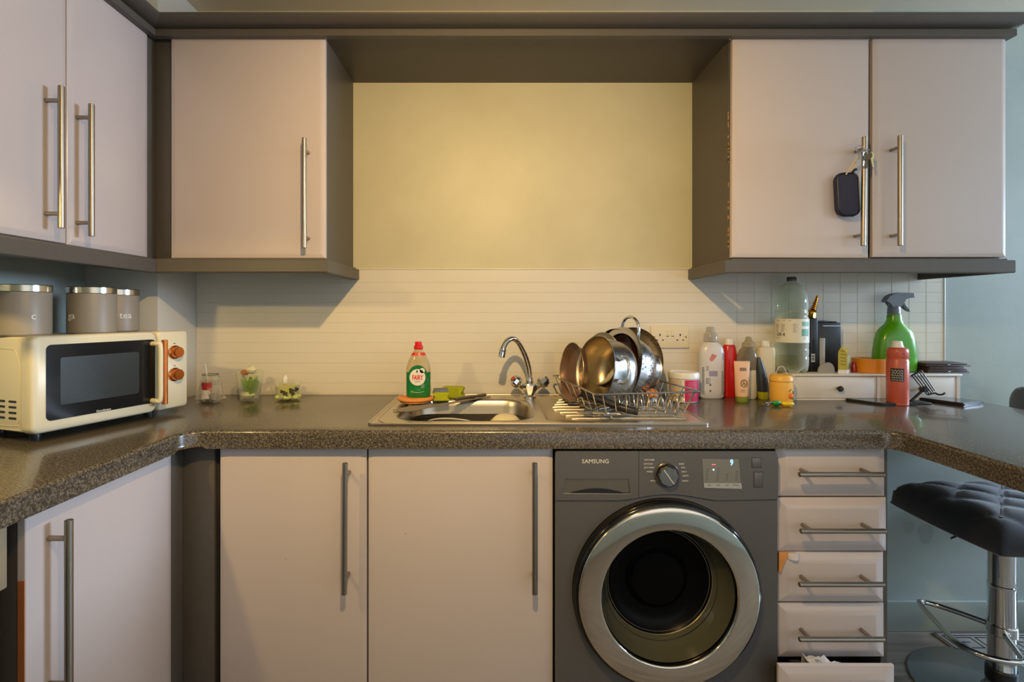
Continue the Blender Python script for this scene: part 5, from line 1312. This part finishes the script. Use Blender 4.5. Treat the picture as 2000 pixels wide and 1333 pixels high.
for v in bm.verts:
    h = v.co.z-ZT
    if h < 0.028:
        q = math.atan2(v.co.y-d, v.co.x-x); v.co.z = ZT+0.0006+max(0, h-0.0006)+0.012*max(0, math.cos(5*q))*(1-h/0.028)*min(1, math.hypot(v.co.x-x, v.co.y-d)/0.03)
fin(bm, 'bottle_body', pet, t, sharp=60)
fin(add_lathe(B(), [(0.040, 0.014), (0.0538, 0.028), (0.0538, 0.057), (0.0518, 0.0605), (0, 0.061)], 48, T(x, d, ZT)), 'water', thin('water', rgb(226, 230, 220), 0.06, 0.02), t)
lbw = mat('bottle_label', rgb(222, 216, 196), rough=0.5)
lb = patch('label', lbw, t, (x, d), 0.0562, math.radians(-215), math.radians(-20), ZT+0.110, ZT+0.196, 28)
patch('green_print', mat('teal_print', rgb(110, 160, 136), vary=0.3, vscale=60, rough=0.5), lb, (x, d), 0.0567, math.radians(-84), math.radians(-50), ZT+0.170, ZT+0.186, 6)
patch('green_print', mat('teal_print2', rgb(96, 150, 124), vary=0.3, vscale=60, rough=0.5), lb, (x, d), 0.0567, math.radians(-86), math.radians(-52), ZT+0.134, ZT+0.160, 6)
text('UK4', 0.018, M['print'], lb, (x+0.0568*math.cos(math.radians(-158)), d+0.0568*math.sin(math.radians(-158)), ZT+0.139), bend=((x, d), 0.0568), name='lettering', bold=0.0002)
text('500ml', 0.009, M['print'], lb, (x+0.0568*math.cos(math.radians(35)), d-0.0568*math.sin(math.radians(35)), ZT+0.1265), bend=((x, d), 0.0568), name='lettering') if False else None
bm = B(); rnd = random.Random(12)
for (a0, z0, n) in ((-178, 0.176, 7), (-156, 0.176, 7), (-116, 0.178, 8), (-176, 0.190, 1), (-150, 0.190, 1), (-130, 0.190, 1), (-178, 0.126, 1), (-80, 0.128, 2)):
    for k in range(n):
        w = 8+rnd.random()*8
        add_tube(bm, [(x+0.0568*math.cos(math.radians(a0+w*q/4)), d+0.0568*math.sin(math.radians(a0+w*q/4)), ZT+z0-k*0.0042) for q in range(5)], 0.0007, 4)
props(fin(bm, 'printed_lines', M['print'], lb, smooth=False), kind='stuff')
fin(add_lathe(B(), [(0.0160, 0.3345), (0.0165, 0.336), (0.0160, 0.348), (0.0145, 0.350), (0, 0.350)], 24, T(x, d, ZT)), 'cap', mat('smoky_cap', rgb(84, 88, 76), rough=0.25), t)

# slim black bottle with gold stopper
d = 1.905; x = at(1585, 0, d).x
gold = mat('gold_metal', rgb(214, 160, 50), metal=1.0, rough=0.22)
t = thing('slim_case', 'slim black case with a leaning gold ridged stopper beside the water bottle', 'case', (x, d, ZT))
box('case_body', x-0.013, x+0.015, d-0.014, d+0.014, ZT+0.0003, ZT+0.198, M['black'], t, 0.003)
bc = box('barcode_label', x-0.010, x+0.004, d-0.0146, d-0.0138, ZT+0.036, ZT+0.066, mat('barcode_white', rgb(190, 190, 186), rough=0.5), t)
bm = B()
for k in range(7): add_box(bm, x-0.0085, x+0.0025, d-0.0149, d-0.0144, ZT+0.039+0.0035*k, ZT+0.0402+0.0035*k+0.0008*(k % 3))
props(fin(bm, 'barcode', M['black'], bc, smooth=False), kind='stuff')
Mx = Matrix.Translation((x-0.004, d, ZT+0.1985)) @ Matrix.Rotation(math.radians(12), 4, 'Y')
fin(add_lathe(B(), [(0.014, 0.0), (0.0165, 0.002), (0.0150, 0.006), (0.0135, 0.022), (0.0160, 0.026), (0.010, 0.030), (0, 0.030)], 8, Mx), 'gold_collar', gold, t, sharp=20)
pr3 = []
for k in range(8):
    z = 0.031+k*0.0068; r = 0.0125-0.0010*k
    pr3 += [(r*0.6, z), (r+0.0016, z+0.002), (r*0.6, z+0.0042)]
fin(add_lathe(B(), pr3+[(0.0035, 0.0875), (0, 0.089)], 16, Mx @ Matrix.Rotation(math.radians(6), 4, 'Y')), 'gold_spiral', gold, t, sharp=30)
# black box
x0, x1 = at(1594, 0, 1.90).x, at(1641, 0, 1.90).x
t = thing('black_box', 'matt black upright box with a silver strip near its top, behind the clear scoop', 'box', ((x0+x1)/2, 1.915, ZT))
box('box_body', x0, x1, 1.895, 1.945, ZT+0.0003, ZT+0.182, M['black'], t, 0.002)
box('silver_strip', x0+0.022, x1-0.0005, 1.8942, 1.8952, ZT+0.168, ZT+0.1705, M['chrome'], t)
for a, b, h in ((0.004, 0.046, 0.006), (0.058, 0.078, 0.004)):
    box('torn_top', x0+a, min(x0+b, x1-0.003), 1.90, 1.94, ZT+0.182, ZT+0.182+h, M['black'], t, 0.0015)
# clear scoop
d = 1.862; x = at(1608, 0, d).x
sc = thin('frosted_plastic', rgb(200, 196, 188), 0.16, 0.3, 0.45)
t = thing('clear_scoop', 'frosted plastic stand with a tall flat handle and rounded foot, leaning by the black box', 'utensil', (x, d, ZT))
box('flat_handle', x-0.013, x+0.006, d-0.002, d+0.002, ZT+0.020, ZT+0.126, sc, t, 0.0018)
L = []
pp = [(-0.022, 0), (-0.020, 0.014), (-0.014, 0.024), (-0.008, 0.030), (0.006, 0.036), (0.020, 0.038), (0.030, 0.032), (0.037, 0.020), (0.039, 0.0)]
fin(add_prism(B(), [Vector((x-0.003+a*0.95, d-0.012, ZT+0.0004+b)) for a, b in pp], (0, 0.009, 0)), 'rounded_foot', sc, t, sharp=40)
# medicine box
d = 1.85; x0, x1 = at(1633, 0, d).x, at(1648, 0, d).x; x2 = at(1662, 0, d).x
ybm = mat('yellow_carton', rgb(186, 170, 50), vary=0.15, vscale=30, rough=0.5)
t = thing('carton', 'small yellow green carton with an open flap beside the orange tape roll', 'carton', (x0+0.02, d, ZT))
bm = add_prism(B(), [Vector((x0, d-0.010, ZT+0.014)), Vector((x1, d-0.018, ZT+0.014)), Vector((x2, d+0.004, ZT+0.014)), Vector((x1-0.002, d+0.014, ZT+0.014))], (0, 0, 0.052))
fin(bm, 'carton_body', mat('olive_carton', rgb(130, 128, 60), vary=0.2, vscale=30, rough=0.5), t, smooth=False)
fin(add_prism(B(), [Vector((x0, d-0.0105, ZT+0.0003)), Vector((x1, d-0.0185, ZT+0.0003)), Vector((x2, d+0.004, ZT+0.0003)), Vector((x1-0.002, d+0.014, ZT+0.0003))], (0, 0, 0.0135)), 'white_base', M['white'], t, smooth=False)
fin(add_prism(B(), [Vector((x0+0.0005, d-0.0112, ZT+0.0145)), Vector((x1-0.0003, d-0.0186, ZT+0.0145)), Vector((x1-0.0003, d-0.0186, ZT+0.072)), Vector((x1+0.009, d-0.0150, ZT+0.092)), Vector((x0+0.008, d-0.0150, ZT+0.095)), Vector((x0+0.0005, d-0.0112, ZT+0.078))], (0, 0.0008, 0)), 'front_flap', ybm, t, smooth=False)
bm = B()
for k in range(5): add_tube(bm, [(x0+0.006, d-0.0150, ZT+0.082-k*0.012), (x1-0.006, d-0.0182, ZT+0.080-k*0.012)], 0.0009, 4)
props(fin(bm, 'printed_lines', M['print'], t, smooth=False), kind='stuff')
# little red bottle
d = 1.875; x = at(1668, 0, d).x
t = thing('red_vial', 'tiny red bottle squeezed between the carton and the orange tape roll', 'bottle', (x, d, ZT))
fin(add_lathe(B(), [(0.007, 0.0003), (0.0085, 0.002), (0.0085, 0.022), (0.005, 0.028), (0.005, 0.030), (0, 0.030)], 20, T(x, d, ZT)), 'vial_body', mat('vial_red', rgb(150, 24, 32), rough=0.25), t)
fin(add_lathe(B(), [(0.0055, 0.0302), (0.0055, 0.038), (0, 0.038)], 16, T(x, d, ZT)), 'cap', mat('vial_cap', rgb(170, 30, 36), rough=0.4), t)
# orange tape roll
d = 1.885; x = at(1702, 0, d).x
t = thing('tape_roll', 'roll of orange tape lying flat on the white drawer box', 'tape', (x, d, ZT))
fin(add_lathe(B(), [(0.040, 0.0004), (0.0590, 0.0004), (0.0605, 0.002), (0.0605, 0.049), (0.0590, 0.0505), (0.040, 0.0505), (0.040, 0.0004)], 56, T(x, d, ZT), cap=False), 'tape', mat('orange_tape', rgb(220, 138, 28), rough=0.35), t)
fin(add_lathe(B(), [(0.0375, 0.0004), (0.0398, 0.0004), (0.0398, 0.0505), (0.0375, 0.0505), (0.0375, 0.0004)], 48, T(x, d, ZT), cap=False), 'cardboard_core', mat('cardboard', rgb(170, 140, 100), rough=0.8), t)
# green spray bottle
d = 1.895; x = at(1746, 0, d).x+0.001
grn = mat('green_plastic', rgb(78, 150, 12), rough=0.25, vary=0.04, vscale=10, coat=0.2)
t = thing('spray_bottle', 'large green trigger spray bottle with a grey head behind the coral can', 'spray bottle', (x, d, ZT))
fin(ell([(0.062, 0.034, 0.0005, 3), (0.070, 0.038, 0.005, 3), (0.0725, 0.040, 0.025, 3), (0.0715, 0.040, 0.070, 3), (0.066, 0.038, 0.120, 2.8), (0.060, 0.036, 0.145, 2.6), (0.050, 0.032, 0.160, 2.4), (0.032, 0.026, 0.176, 2.2), (0.0245, 0.022, 0.192, 2), (0.0235, 0.0215, 0.208, 2), (0.0215, 0.0205, 0.212, 2)], x, d, ZT, 48), 'bottle_body', grn, t)
gry = mat('grey_trigger', rgb(112, 116, 122), rough=0.38)
hdg = fin(ell([(0.0200, 0.0190, 0.2125, 2), (0.0215, 0.0205, 0.214, 2), (0.0205, 0.0195, 0.232, 2), (0.0190, 0.018, 0.240, 2)], x-0.001, d, ZT), 'collar', gry, t)
hp = [(-0.018, 0.240), (0.020, 0.240), (0.026, 0.252), (0.032, 0.270), (0.060, 0.274), (0.066, 0.277), (0.067, 0.287), (0.062, 0.291), (0.010, 0.292), (-0.012, 0.289), (-0.030, 0.279), (-0.040, 0.264), (-0.041, 0.258), (-0.036, 0.256), (-0.022, 0.258)]
bm = add_prism(B(), [Vector((x+a, d-0.0125, ZT+b)) for a, b in hp], (0, 0.025, 0))
bmesh.ops.bevel(bm, geom=[e for e in bm.edges if abs(e.verts[0].co.y-e.verts[1].co.y) < 1e-5], offset=0.003, segments=2, affect='EDGES')
fin(bm, 'spray_head', gry, t, sharp=40)
tp_ = [(0.022, 0.262), (0.030, 0.262), (0.036, 0.246), (0.048, 0.232), (0.054, 0.222), (0.046, 0.225), (0.034, 0.234), (0.025, 0.246)]
fin(add_prism(B(), [Vector((x+a, d-0.007, ZT+b)) for a, b in tp_], (0, 0.014, 0)), 'trigger', mat('dark_trigger', rgb(60, 68, 76), rough=0.35), t, sharp=40)
box('nozzle', x+0.052, x+0.070, d-0.009, d+0.009, ZT+0.274, ZT+0.290, gry, t, 0.002)
# wallets
lea = mat('brown_leather', rgb(66, 50, 48), vary=0.2, vscale=40, bump=0.2, bscale=200, rough=0.45)
for k, (a, b, z, th, lab) in enumerate(((1788, 1868, 0.0003, 0.011, 'bottom'), (1790, 1862, 0.0125, 0.011, 'middle'), (1784, 1870, 0.0250, 0.0115, 'topmost'))):
    x0, x1 = at(a, 0, 1.90).x, at(b, 0, 1.90).x
    t = thing('wallet', 'dark brown leather wallet, %s of the stack of three on the white drawer box' % lab, 'wallet', ((x0+x1)/2, 1.89, ZT+z), 0, 'stacked leather wallets')
    yk = 1.845
    box('lower_leaf', x0, x1, yk, yk+0.09, ZT+z, ZT+z+th*0.45, lea, t, 0.0015)
    box('upper_leaf', x0+0.001, x1-0.004*(k+1), yk+0.001, yk+0.09, ZT+z+th*0.52, ZT+z+th, lea, t, 0.0015)
    if k != 1: box('clasp', (x0+x1)/2-0.004, (x0+x1)/2+0.006, yk-0.0012, yk+0.0005, ZT+z+th*0.35, ZT+z+th*0.6, M['chrome'], t, 0.0004)
# coral aerosol
d = 1.745; x = at(1753, 0, d).x
cor = mat('coral_can', rgb(186, 84, 62), rough=0.32, vary=0.02)
t = thing('aerosol_can', 'coral red aerosol can with a black label and white nozzle before the drawer box', 'can', (x, d, WT))
fin(add_lathe(B(), [(0.0300, 0.0004), (0.0318, 0.003), (0.0318, 0.006), (0.0312, 0.008), (0.0318, 0.010), (0.0318, 0.150), (0.0300, 0.154), (0.0300, 0.160), (0.0312, 0.164), (0.0312, 0.182), (0.0295, 0.190), (0.0255, 0.194), (0.024, 0.1945), (0, 0.1945)], 48, T(x, d, WT)), 'can_body', cor, t)
fin(add_lathe(B(), [(0.0190, 0.1948), (0.0200, 0.197), (0.0170, 0.199), (0.0140, 0.214), (0.0120, 0.217), (0, 0.218)], 28, T(x-0.001, d, WT)), 'nozzle', M['white'], t)
lb = patch('black_label', mat('black_label', rgb(34, 22, 20), rough=0.4), t, (x, d), 0.0320, math.radians(-164), math.radians(-96), WT+0.082, WT+0.126, 12)
for k, s in enumerate(('SUN', 'DRY', 'CARE')):
    pass
bm = B(); rnd = random.Random(21)
for k in range(5):
    pts = []
    for q in range(19):
        a = math.radians(-158+56*q/18); pts.append((x+0.0327*math.cos(a), d+0.0327*math.sin(a), WT+0.118-0.0078*k+0.0028*math.sin(q*(1.3+0.3*k)+k)))
    add_tube(bm, pts, 0.0006, 4)
props(fin(bm, 'script_lettering', M['whiteprint'], lb, smooth=False), kind='stuff')
fin(add_lathe(B(), [(0.003, 0), (0.0025, 0.0006), (0, 0.0006)], 10, basis((x-0.003, d-0.0313, WT+0.176), (1, 0, 0), (0, 0, 1))), 'drop_mark', mat('dark_coral', rgb(120, 44, 34), rough=0.5), t)

# phone stand
d = 1.78
t = thing('phone_stand', 'black folding phone stand with a slatted cradle beside the coral can', 'stand', (at(1785, 0, d).x, d, WT))
def A(px, py, dd=d): return at(px, py, dd)
sb_ = [A(1772, 790), A(1776, 785), A(1803, 788), A(1806, 792)]
xb0, xb1 = at(1772, 0, 1.775).x, at(1806, 0, 1.775).x
box('base_plate', xb0, xb1, 1.745, 1.80, WT+0.0004, WT+0.006, M['black'], t, 0.002)
tube('arm', [Vector((xb0+0.012, 1.775, WT+0.006)), A(1803, 762, 1.775)], 0.0045, M['black'], t, 10)
fin(add_lathe(B(), [(0.008, -0.012), (0.009, -0.010), (0.009, 0.010), (0.008, 0.012)], 20, Matrix.Translation(A(1804, 761, 1.775)) @ Matrix.Rotation(PI/2, 4, 'X')), 'hinge', M['black'], t)
c0, c1_ = A(1790, 729, 1.79), A(1819, 768, 1.765)
ux = (c1_-c0).normalized()
for k in range(5):
    off = Vector((0.008*(k-2)*1.0, 0, 0.0045*(k-2)*1.0))
    tube('cradle_bar', [c0+off, c1_+off*0.8], 0.0021, M['black'], t, 8)
tube('cradle_edge', [c0+Vector((-0.018, 0, -0.010)), c0+Vector((0.018, 0, 0.010))], 0.003, M['black'], t, 8)
tube('lip', catmull([c1_+Vector((-0.012, 0, -0.006)), c1_+Vector((0.008, -0.004, 0.000)), c1_+Vector((0.016, -0.010, -0.004)), c1_+Vector((0.026, -0.016, -0.002)), c1_+Vector((0.031, -0.018, 0.004))], 5), 0.0030, M['black'], t, 8)

# phone and tablet
def slabphone(name, label, pts, th, cat):
    c = sum((Vector(p) for p in pts), Vector())/4
    t = thing(name, label, cat, (c.x, c.y, WT))
    bm = add_prism(B(), [Vector((p[0], p[1], WT+0.0004)) for p in pts], (0, 0, th))
    bmesh.ops.recalc_face_normals(bm, faces=bm.faces)
    bmesh.ops.bevel(bm, geom=[e for e in bm.edges], offset=th*0.28, segments=2, affect='EDGES')
    fin(bm, 'case', M['black'], t, sharp=60)
    q = [c.lerp(Vector((p[0], p[1], 0)), 0.93) for p in pts]
    fin(add_prism(B(), [Vector((p.x, p.y, WT+th+0.0001)) for p in q], (0, 0, 0.0006)), 'screen', mat('screen_glass', rgb(16, 17, 20), rough=0.06, coat=0.3), t, smooth=False)
    return t
slabphone('smartphone', 'black smartphone lying face up on the worktop left of the coral can', [at(1642, 0, 1.85).xy.to_3d() if False else Vector((1.245, 1.825, 0)), Vector((1.372, 1.700, 0)), Vector((1.452, 1.722, 0)), Vector((1.345, 1.833, 0))][0:4] and [Vector((1.243, 1.818, 0)), Vector((1.300, 1.722, 0)), Vector((1.425, 1.722, 0)), Vector((1.378, 1.822, 0))], 0.009, 'phone')
slabphone('tablet', 'black cased tablet lying face up near the right end of the worktop', [Vector((1.508, 1.822, 0)), Vector((1.560, 1.700, 0)), Vector((1.675, 1.752, 0)), Vector((1.612, 1.830, 0))], 0.0115, 'tablet')

# ================================================================ KEYS ON THE HANDLE
kx, ky = 1.147, DP-0.038
kz = at(0, 297, ky).z
t = thing('key_bunch', 'bunch of keys on a ring hooked over the handle of the right wall cabinet', 'keys', (kx, ky, kz))
tube('split_ring', [(kx+0.017*math.cos(q), ky+0.014*math.sin(q), kz+0.004*math.cos(q+0.6)) for q in [2*PI*i/28 for i in range(28)]], 0.0015, M['chrome'], t, 6, closed=True)
tube('split_ring', [(kx-0.016+0.012*math.cos(q), ky-0.010+0.003*math.sin(q), kz+0.006+0.012*math.sin(q)) for q in [2*PI*i/24 for i in range(24)]], 0.0014, M['chrome'], t, 6, closed=True)
brass = mat('key_brass', rgb(206, 190, 130), metal=1.0, rough=0.25)
def key(o, ang_, s, m, bow=0.011, yaw=0.0):
    k_ = []
    F = Matrix.Translation(o) @ Matrix.Rotation(yaw, 4, 'Z') @ Matrix.Rotation(ang_, 4, 'Y')
    bm = B()
    bowp = [Vector((bow*s*math.cos(q), -0.001, -bow*s+bow*s*math.sin(q))) for q in [2*PI*i/20 for i in range(20)]]
    hp_ = [Vector((0.0035*s*math.cos(q), -0.001, -0.004*s+0.0035*s*math.sin(q))) for q in [2*PI*i/10 for i in range(10)]]
    b2_ = slab(B(), [(p.x, p.z) for p in bowp], [[(p.x, p.z) for p in hp_]], -0.0011, 0.0011)
    b2_.transform(F @ Matrix.Rotation(PI/2, 4, 'X'))
    o1 = fin(b2_, 'key_bow', m, t, smooth=False)
    bl = [(0.003, -2*bow+0.003), (0.003, -2*bow-0.024), (0.000, -2*bow-0.028), (-0.003, -2*bow-0.025), (-0.0035, -2*bow-0.021), (-0.0022, -2*bow-0.018), (-0.0038, -2*bow-0.014), (-0.002, -2*bow-0.010), (-0.003, -2*bow-0.006), (-0.003, -2*bow+0.003)]
    b3_ = add_prism(B(), [Vector((a*s, -0.0008, b*s)) for a, b in bl], (0, 0.0016, 0)); b3_.transform(F)
    fin(b3_, 'key_blade', m, t, smooth=False)
key(Vector((kx+0.014, ky-0.012, kz-0.004)), math.radians(-14), 1.0, brass, yaw=0.2)
key(Vector((kx+0.006, ky-0.014, kz-0.004)), math.radians(4), 0.95, mat('key_dark', rgb(120, 104, 84), metal=1.0, rough=0.3), 0.013, yaw=-0.3)
key(Vector((kx-0.003, ky-0.013, kz-0.004)), math.radians(12), 0.9, M['chrome'], 0.012, yaw=0.5)
tube('snap_clip', catmull([(kx-0.016, ky-0.012, kz-0.008), (kx-0.020, ky-0.012, kz-0.018), (kx-0.024, ky-0.010, kz-0.028), (kx-0.026, ky-0.008, kz-0.036)], 4), 0.0022, M['chrome'], t, 8)
tube('wrist_cord', [(kx-0.018, ky-0.010, kz-0.014), (kx-0.045, ky-0.006, kz-0.052), (kx-0.055, ky-0.003, kz-0.072)], 0.0022, mat('cream_cord', rgb(206, 180, 134), rough=0.8), t, 8)
tube('wrist_cord', [(kx-0.016, ky-0.010, kz-0.014), (kx-0.032, ky-0.006, kz-0.048), (kx-0.040, ky-0.004, kz-0.062)], 0.0022, bpy.data.materials['cream_cord'], t, 8)
px_, pz_ = at(1657, 0, ky).x, at(0, 379, ky).z
pm = mat('navy_neoprene', rgb(44, 46, 66), vary=0.12, vscale=300, bump=0.3, bscale=500, rough=0.85)
t2 = thing('zip_pouch', 'small navy zip pouch hanging from the keys on the cabinet handle', 'pouch', (px_, ky, pz_))
bm = B(); L = []
for y, s in ((-0.010, 0.86), (-0.0075, 0.96), (0.0, 1.0), (0.0075, 0.96), (0.010, 0.86)):
    lp = rrect(0, 0, 0.072*s, 0.138*s, 0.024, 0, 8)
    out = []
    for p in lp:
        bend = -0.006*math.cos(p.y/0.07*1.2)
        out.append(Vector((px_+p.x+bend+0.006+p.y*(-0.05), ky+y+0.012, pz_+p.y)))
    L.append(out)
fin(add_loft(bm, L), 'pouch_body', pm, t2, sharp=60)
lp = rrect(0, 0, 0.066, 0.132, 0.022, 0, 8)
fin(add_tube(B(), [Vector((px_+p.x-0.006*math.cos(p.y/0.07*1.2)+0.006-p.y*0.05, ky+0.0012, pz_+p.y)) for p in lp], 0.0013, 5, closed=True), 'zip_seam', M['black'], t2)
tube('pouch_loop', [(px_+0.018, ky+0.010, pz_+0.066), (px_+0.022, ky+0.006, pz_+0.076), (px_+0.028, ky+0.002, pz_+0.078)], 0.0042, M['black'], t2, 8)

# ================================================================ BAR STOOLS
sx_, sy_ = 1.605, 1.62
vel = mat('navy_velvet', rgb(36, 38, 50), vary=0.15, vscale=120, rough=0.85, sheen=0.5, bump=0.2, bscale=500)
def stool(x, y, label, full=True, rotz=0.0):
    t = thing('bar_stool', label, 'stool', (x, y, 0), rotz)
    fin(add_lathe(B(), [(0.232, 0.0005), (0.235, 0.003), (0.232, 0.006), (0.10, 0.013), (0.050, 0.020), (0.040, 0.034), (0.038, 0.05), (0, 0.05)], 72, None), 'base_disc', mat('disc_chrome', rgb(150, 152, 152), metal=1.0, rough=0.12), t, local=True)
    fin(add_lathe(B(), [(0.0385, 0.0505), (0.040, 0.052), (0.040, 0.088), (0.037, 0.092), (0, 0.092)], 40), 'rubber_collar', M['black'], t, local=True)
    fin(add_lathe(B(), [(0.0345, 0.0925), (0.0345, 0.345), (0.0355, 0.347), (0.0355, 0.355), (0.0335, 0.357), (0.0335, 0.480), (0.033, 0.486), (0, 0.486)], 40), 'column', M['chrome'], t, local=True)
    fin(add_lathe(B(), [(0.016, 0.4865), (0.016, 0.520), (0, 0.520)], 24), 'gas_lift', M['black'], t, local=True)
    box('mounting_plate', -0.09, 0.09, -0.09, 0.09, 0.5203, 0.530, M['black'], t, 0.003, local=True)
    # tufted seat pad: square with diamond quilting and buttons
    N = 44; W = 0.212; H0 = 0.530; P = 0.142
    bm = B(); top = []; bot = []
    def sq(u, v):
        k = 0.10
        return u*(1-k*v*v*0.5), v*(1-k*u*u*0.5)
    for i in range(N+1):
        ra, rb_ = [], []
        for j in range(N+1):
            u, v = -1+2*i/N, -1+2*j/N
            uu, vv = sq(u, v)
            xx, yy = uu*W, vv*W
            a, b = (xx+yy)/P*PI, (xx-yy)/P*PI
            puff = 0.015*(abs(math.sin(a))**0.45)*(abs(math.sin(b))**0.45)
            e = max(abs(u), abs(v)); dome = 0.088*(1-e**6)**0.5 if e < 1 else 0.0
            ra.append(bm.verts.new((xx, yy, H0+0.010+dome+puff*(1-e**4))))
            rb_.append(bm.verts.new((xx*(0.80+0.0*e), yy*0.80, H0) if e < 1 else (xx*0.97, yy*0.97, H0+0.004)))
        top.append(ra); bot.append(rb_)
    for g in (top, bot):
        for i in range(N):
            for j in range(N): bm.faces.new((g[i][j], g[i+1][j], g[i+1][j+1], g[i][j+1]))
    rim = [(i, 0) for i in range(N)]+[(N, j) for j in range(N)]+[(i, N) for i in range(N, 0, -1)]+[(0, j) for j in range(N, 0, -1)]
    for (a, b), (c, d_) in zip(rim, rim[1:]+rim[:1]):
        bm.faces.new((top[a][b], top[c][d_], bot[c][d_], bot[a][b]))
    fin(bm, 'seat_pad', vel, t, local=True, sharp=70)
    for i in range(-1, 2):
        for j in range(-1, 2):
            for ox in (0, P/2):
                xx, yy = i*P+ox, j*P+ox
                if max(abs(xx), abs(yy)) > 0.165: continue
                e = max(abs(xx), abs(yy))/W
                fin(add_lathe(B(), [(0.007, 0), (0.005, 0.003), (0, 0.004)], 12, T(xx, yy, H0+0.008+0.088*(1-e**6)**0.5)), 'button', vel, t, local=True)
    tube('lift_lever', catmull([(-0.02, 0.0, 0.515), (-0.09, 0.005, 0.512), (-0.135, 0.010, 0.500), (-0.150, 0.012, 0.492)], 5), 0.0045, M['chrome'], t, 8, local=True)
    if full:
        zf = 0.215
        tube('footrest', catmull([(-0.020, 0.030, zf), (-0.060, 0.085, zf), (-0.105, 0.135, zf), (-0.142, 0.140, zf+0.004), (-0.160, 0.105, zf+0.004), (-0.178, 0.035, zf), (-0.200, -0.067, zf-0.004), (-0.172, -0.130, zf-0.004), (-0.097, -0.156, zf-0.002), (-0.070, -0.120, zf), (-0.030, -0.045, zf), (-0.012, -0.030, zf)], 6), 0.0085, M['chrome'], t, 14, local=True)
        fin(add_lathe(B(), [(0.0365, zf-0.016), (0.0385, zf-0.014), (0.0385, zf+0.014), (0.0365, zf+0.016)], 36), 'footrest_clamp', M['chrome'], t, local=True)
    return t
stool(sx_, sy_, 'bar stool with a tufted dark velvet seat tucked under the right worktop arm')
t = stool(2.095, 1.70, 'second dark bar stool beyond the worktop arm, only its backrest showing', rotz=-0.2)
L = []
for y, s in ((0.0, 0.9), (0.012, 1.0), (0.030, 1.0), (0.045, 0.9)):
    L.append([Vector((-0.190-y*0.6, p.x, 0.845+p.y)) for p in rrect(0, 0, 0.36*s, 0.20*s, 0.07, 0, 8)])
fin(add_loft(B(), L), 'backrest', vel, t, local=True, sharp=60)
tube('back_stay', [(-0.10, 0, 0.535), (-0.18, 0, 0.60), (-0.20, 0, 0.80)], 0.010, M['chrome'], t, 10, local=True)

# ================================================================ FLOOR MAT
t = thing('floor_mat', 'grey floor mat with a black greek key border behind the bar stool', 'mat', (2.0, 1.7, 0))
MX0, MX1, MY0, MY1 = 1.652, 2.60, 1.20, 1.935
box('mat_base', MX0, MX1, MY0, MY1, 0.0003, 0.006, mat('mat_grey', rgb(150, 148, 144), vary=0.08, vscale=60, rough=0.9), t, 0.002)
kb = mat('mat_black', rgb(40, 40, 42), rough=0.9)
bm = B()
def line(x0, y0, x1, y1, w=0.0045):
    add_box(bm, min(x0, x1)-w/2, max(x0, x1)+w/2, min(y0, y1)-w/2, max(y0, y1)+w/2, 0.0055, 0.0068)
for ins in (0.006, 0.022, 0.125):
    line(MX0+ins, MY0+ins, MX0+ins, MY1-ins); line(MX1-ins, MY0+ins, MX1-ins, MY1-ins); line(MX0+ins, MY0+ins, MX1-ins, MY0+ins); line(MX0+ins, MY1-ins, MX1-ins, MY1-ins)
def greek(ox, oy, s, fx):
    m_ = [((0, 0), (0, 6)), ((0, 6), (6, 6)), ((6, 6), (6, 1.5)), ((6, 1.5), (2, 1.5)), ((2, 1.5), (2, 4)), ((2, 4), (4, 4))]
    for (a, b), (c, d_) in m_:
        if fx: line(ox+a*s, oy+b*s, ox+c*s, oy+d_*s)
        else: line(ox+b*s, oy+a*s, ox+d_*s, oy+c*s)
s = 0.013
k = 0
while MX0+0.035+k*0.098+0.085 < MX1-0.03:
    greek(MX0+0.035+k*0.098, MY1-0.112, s, True); greek(MX0+0.035+k*0.098, MY0+0.034, s, True); k += 1
k = 0
while MY0+0.13+k*0.098+0.085 < MY1-0.125:
    greek(MX0+0.034, MY0+0.135+k*0.098, s, False); greek(MX1-0.112, MY0+0.135+k*0.098, s, False); k += 1
props(fin(bm, 'greek_key_border', kb, t, smooth=False), kind='stuff')
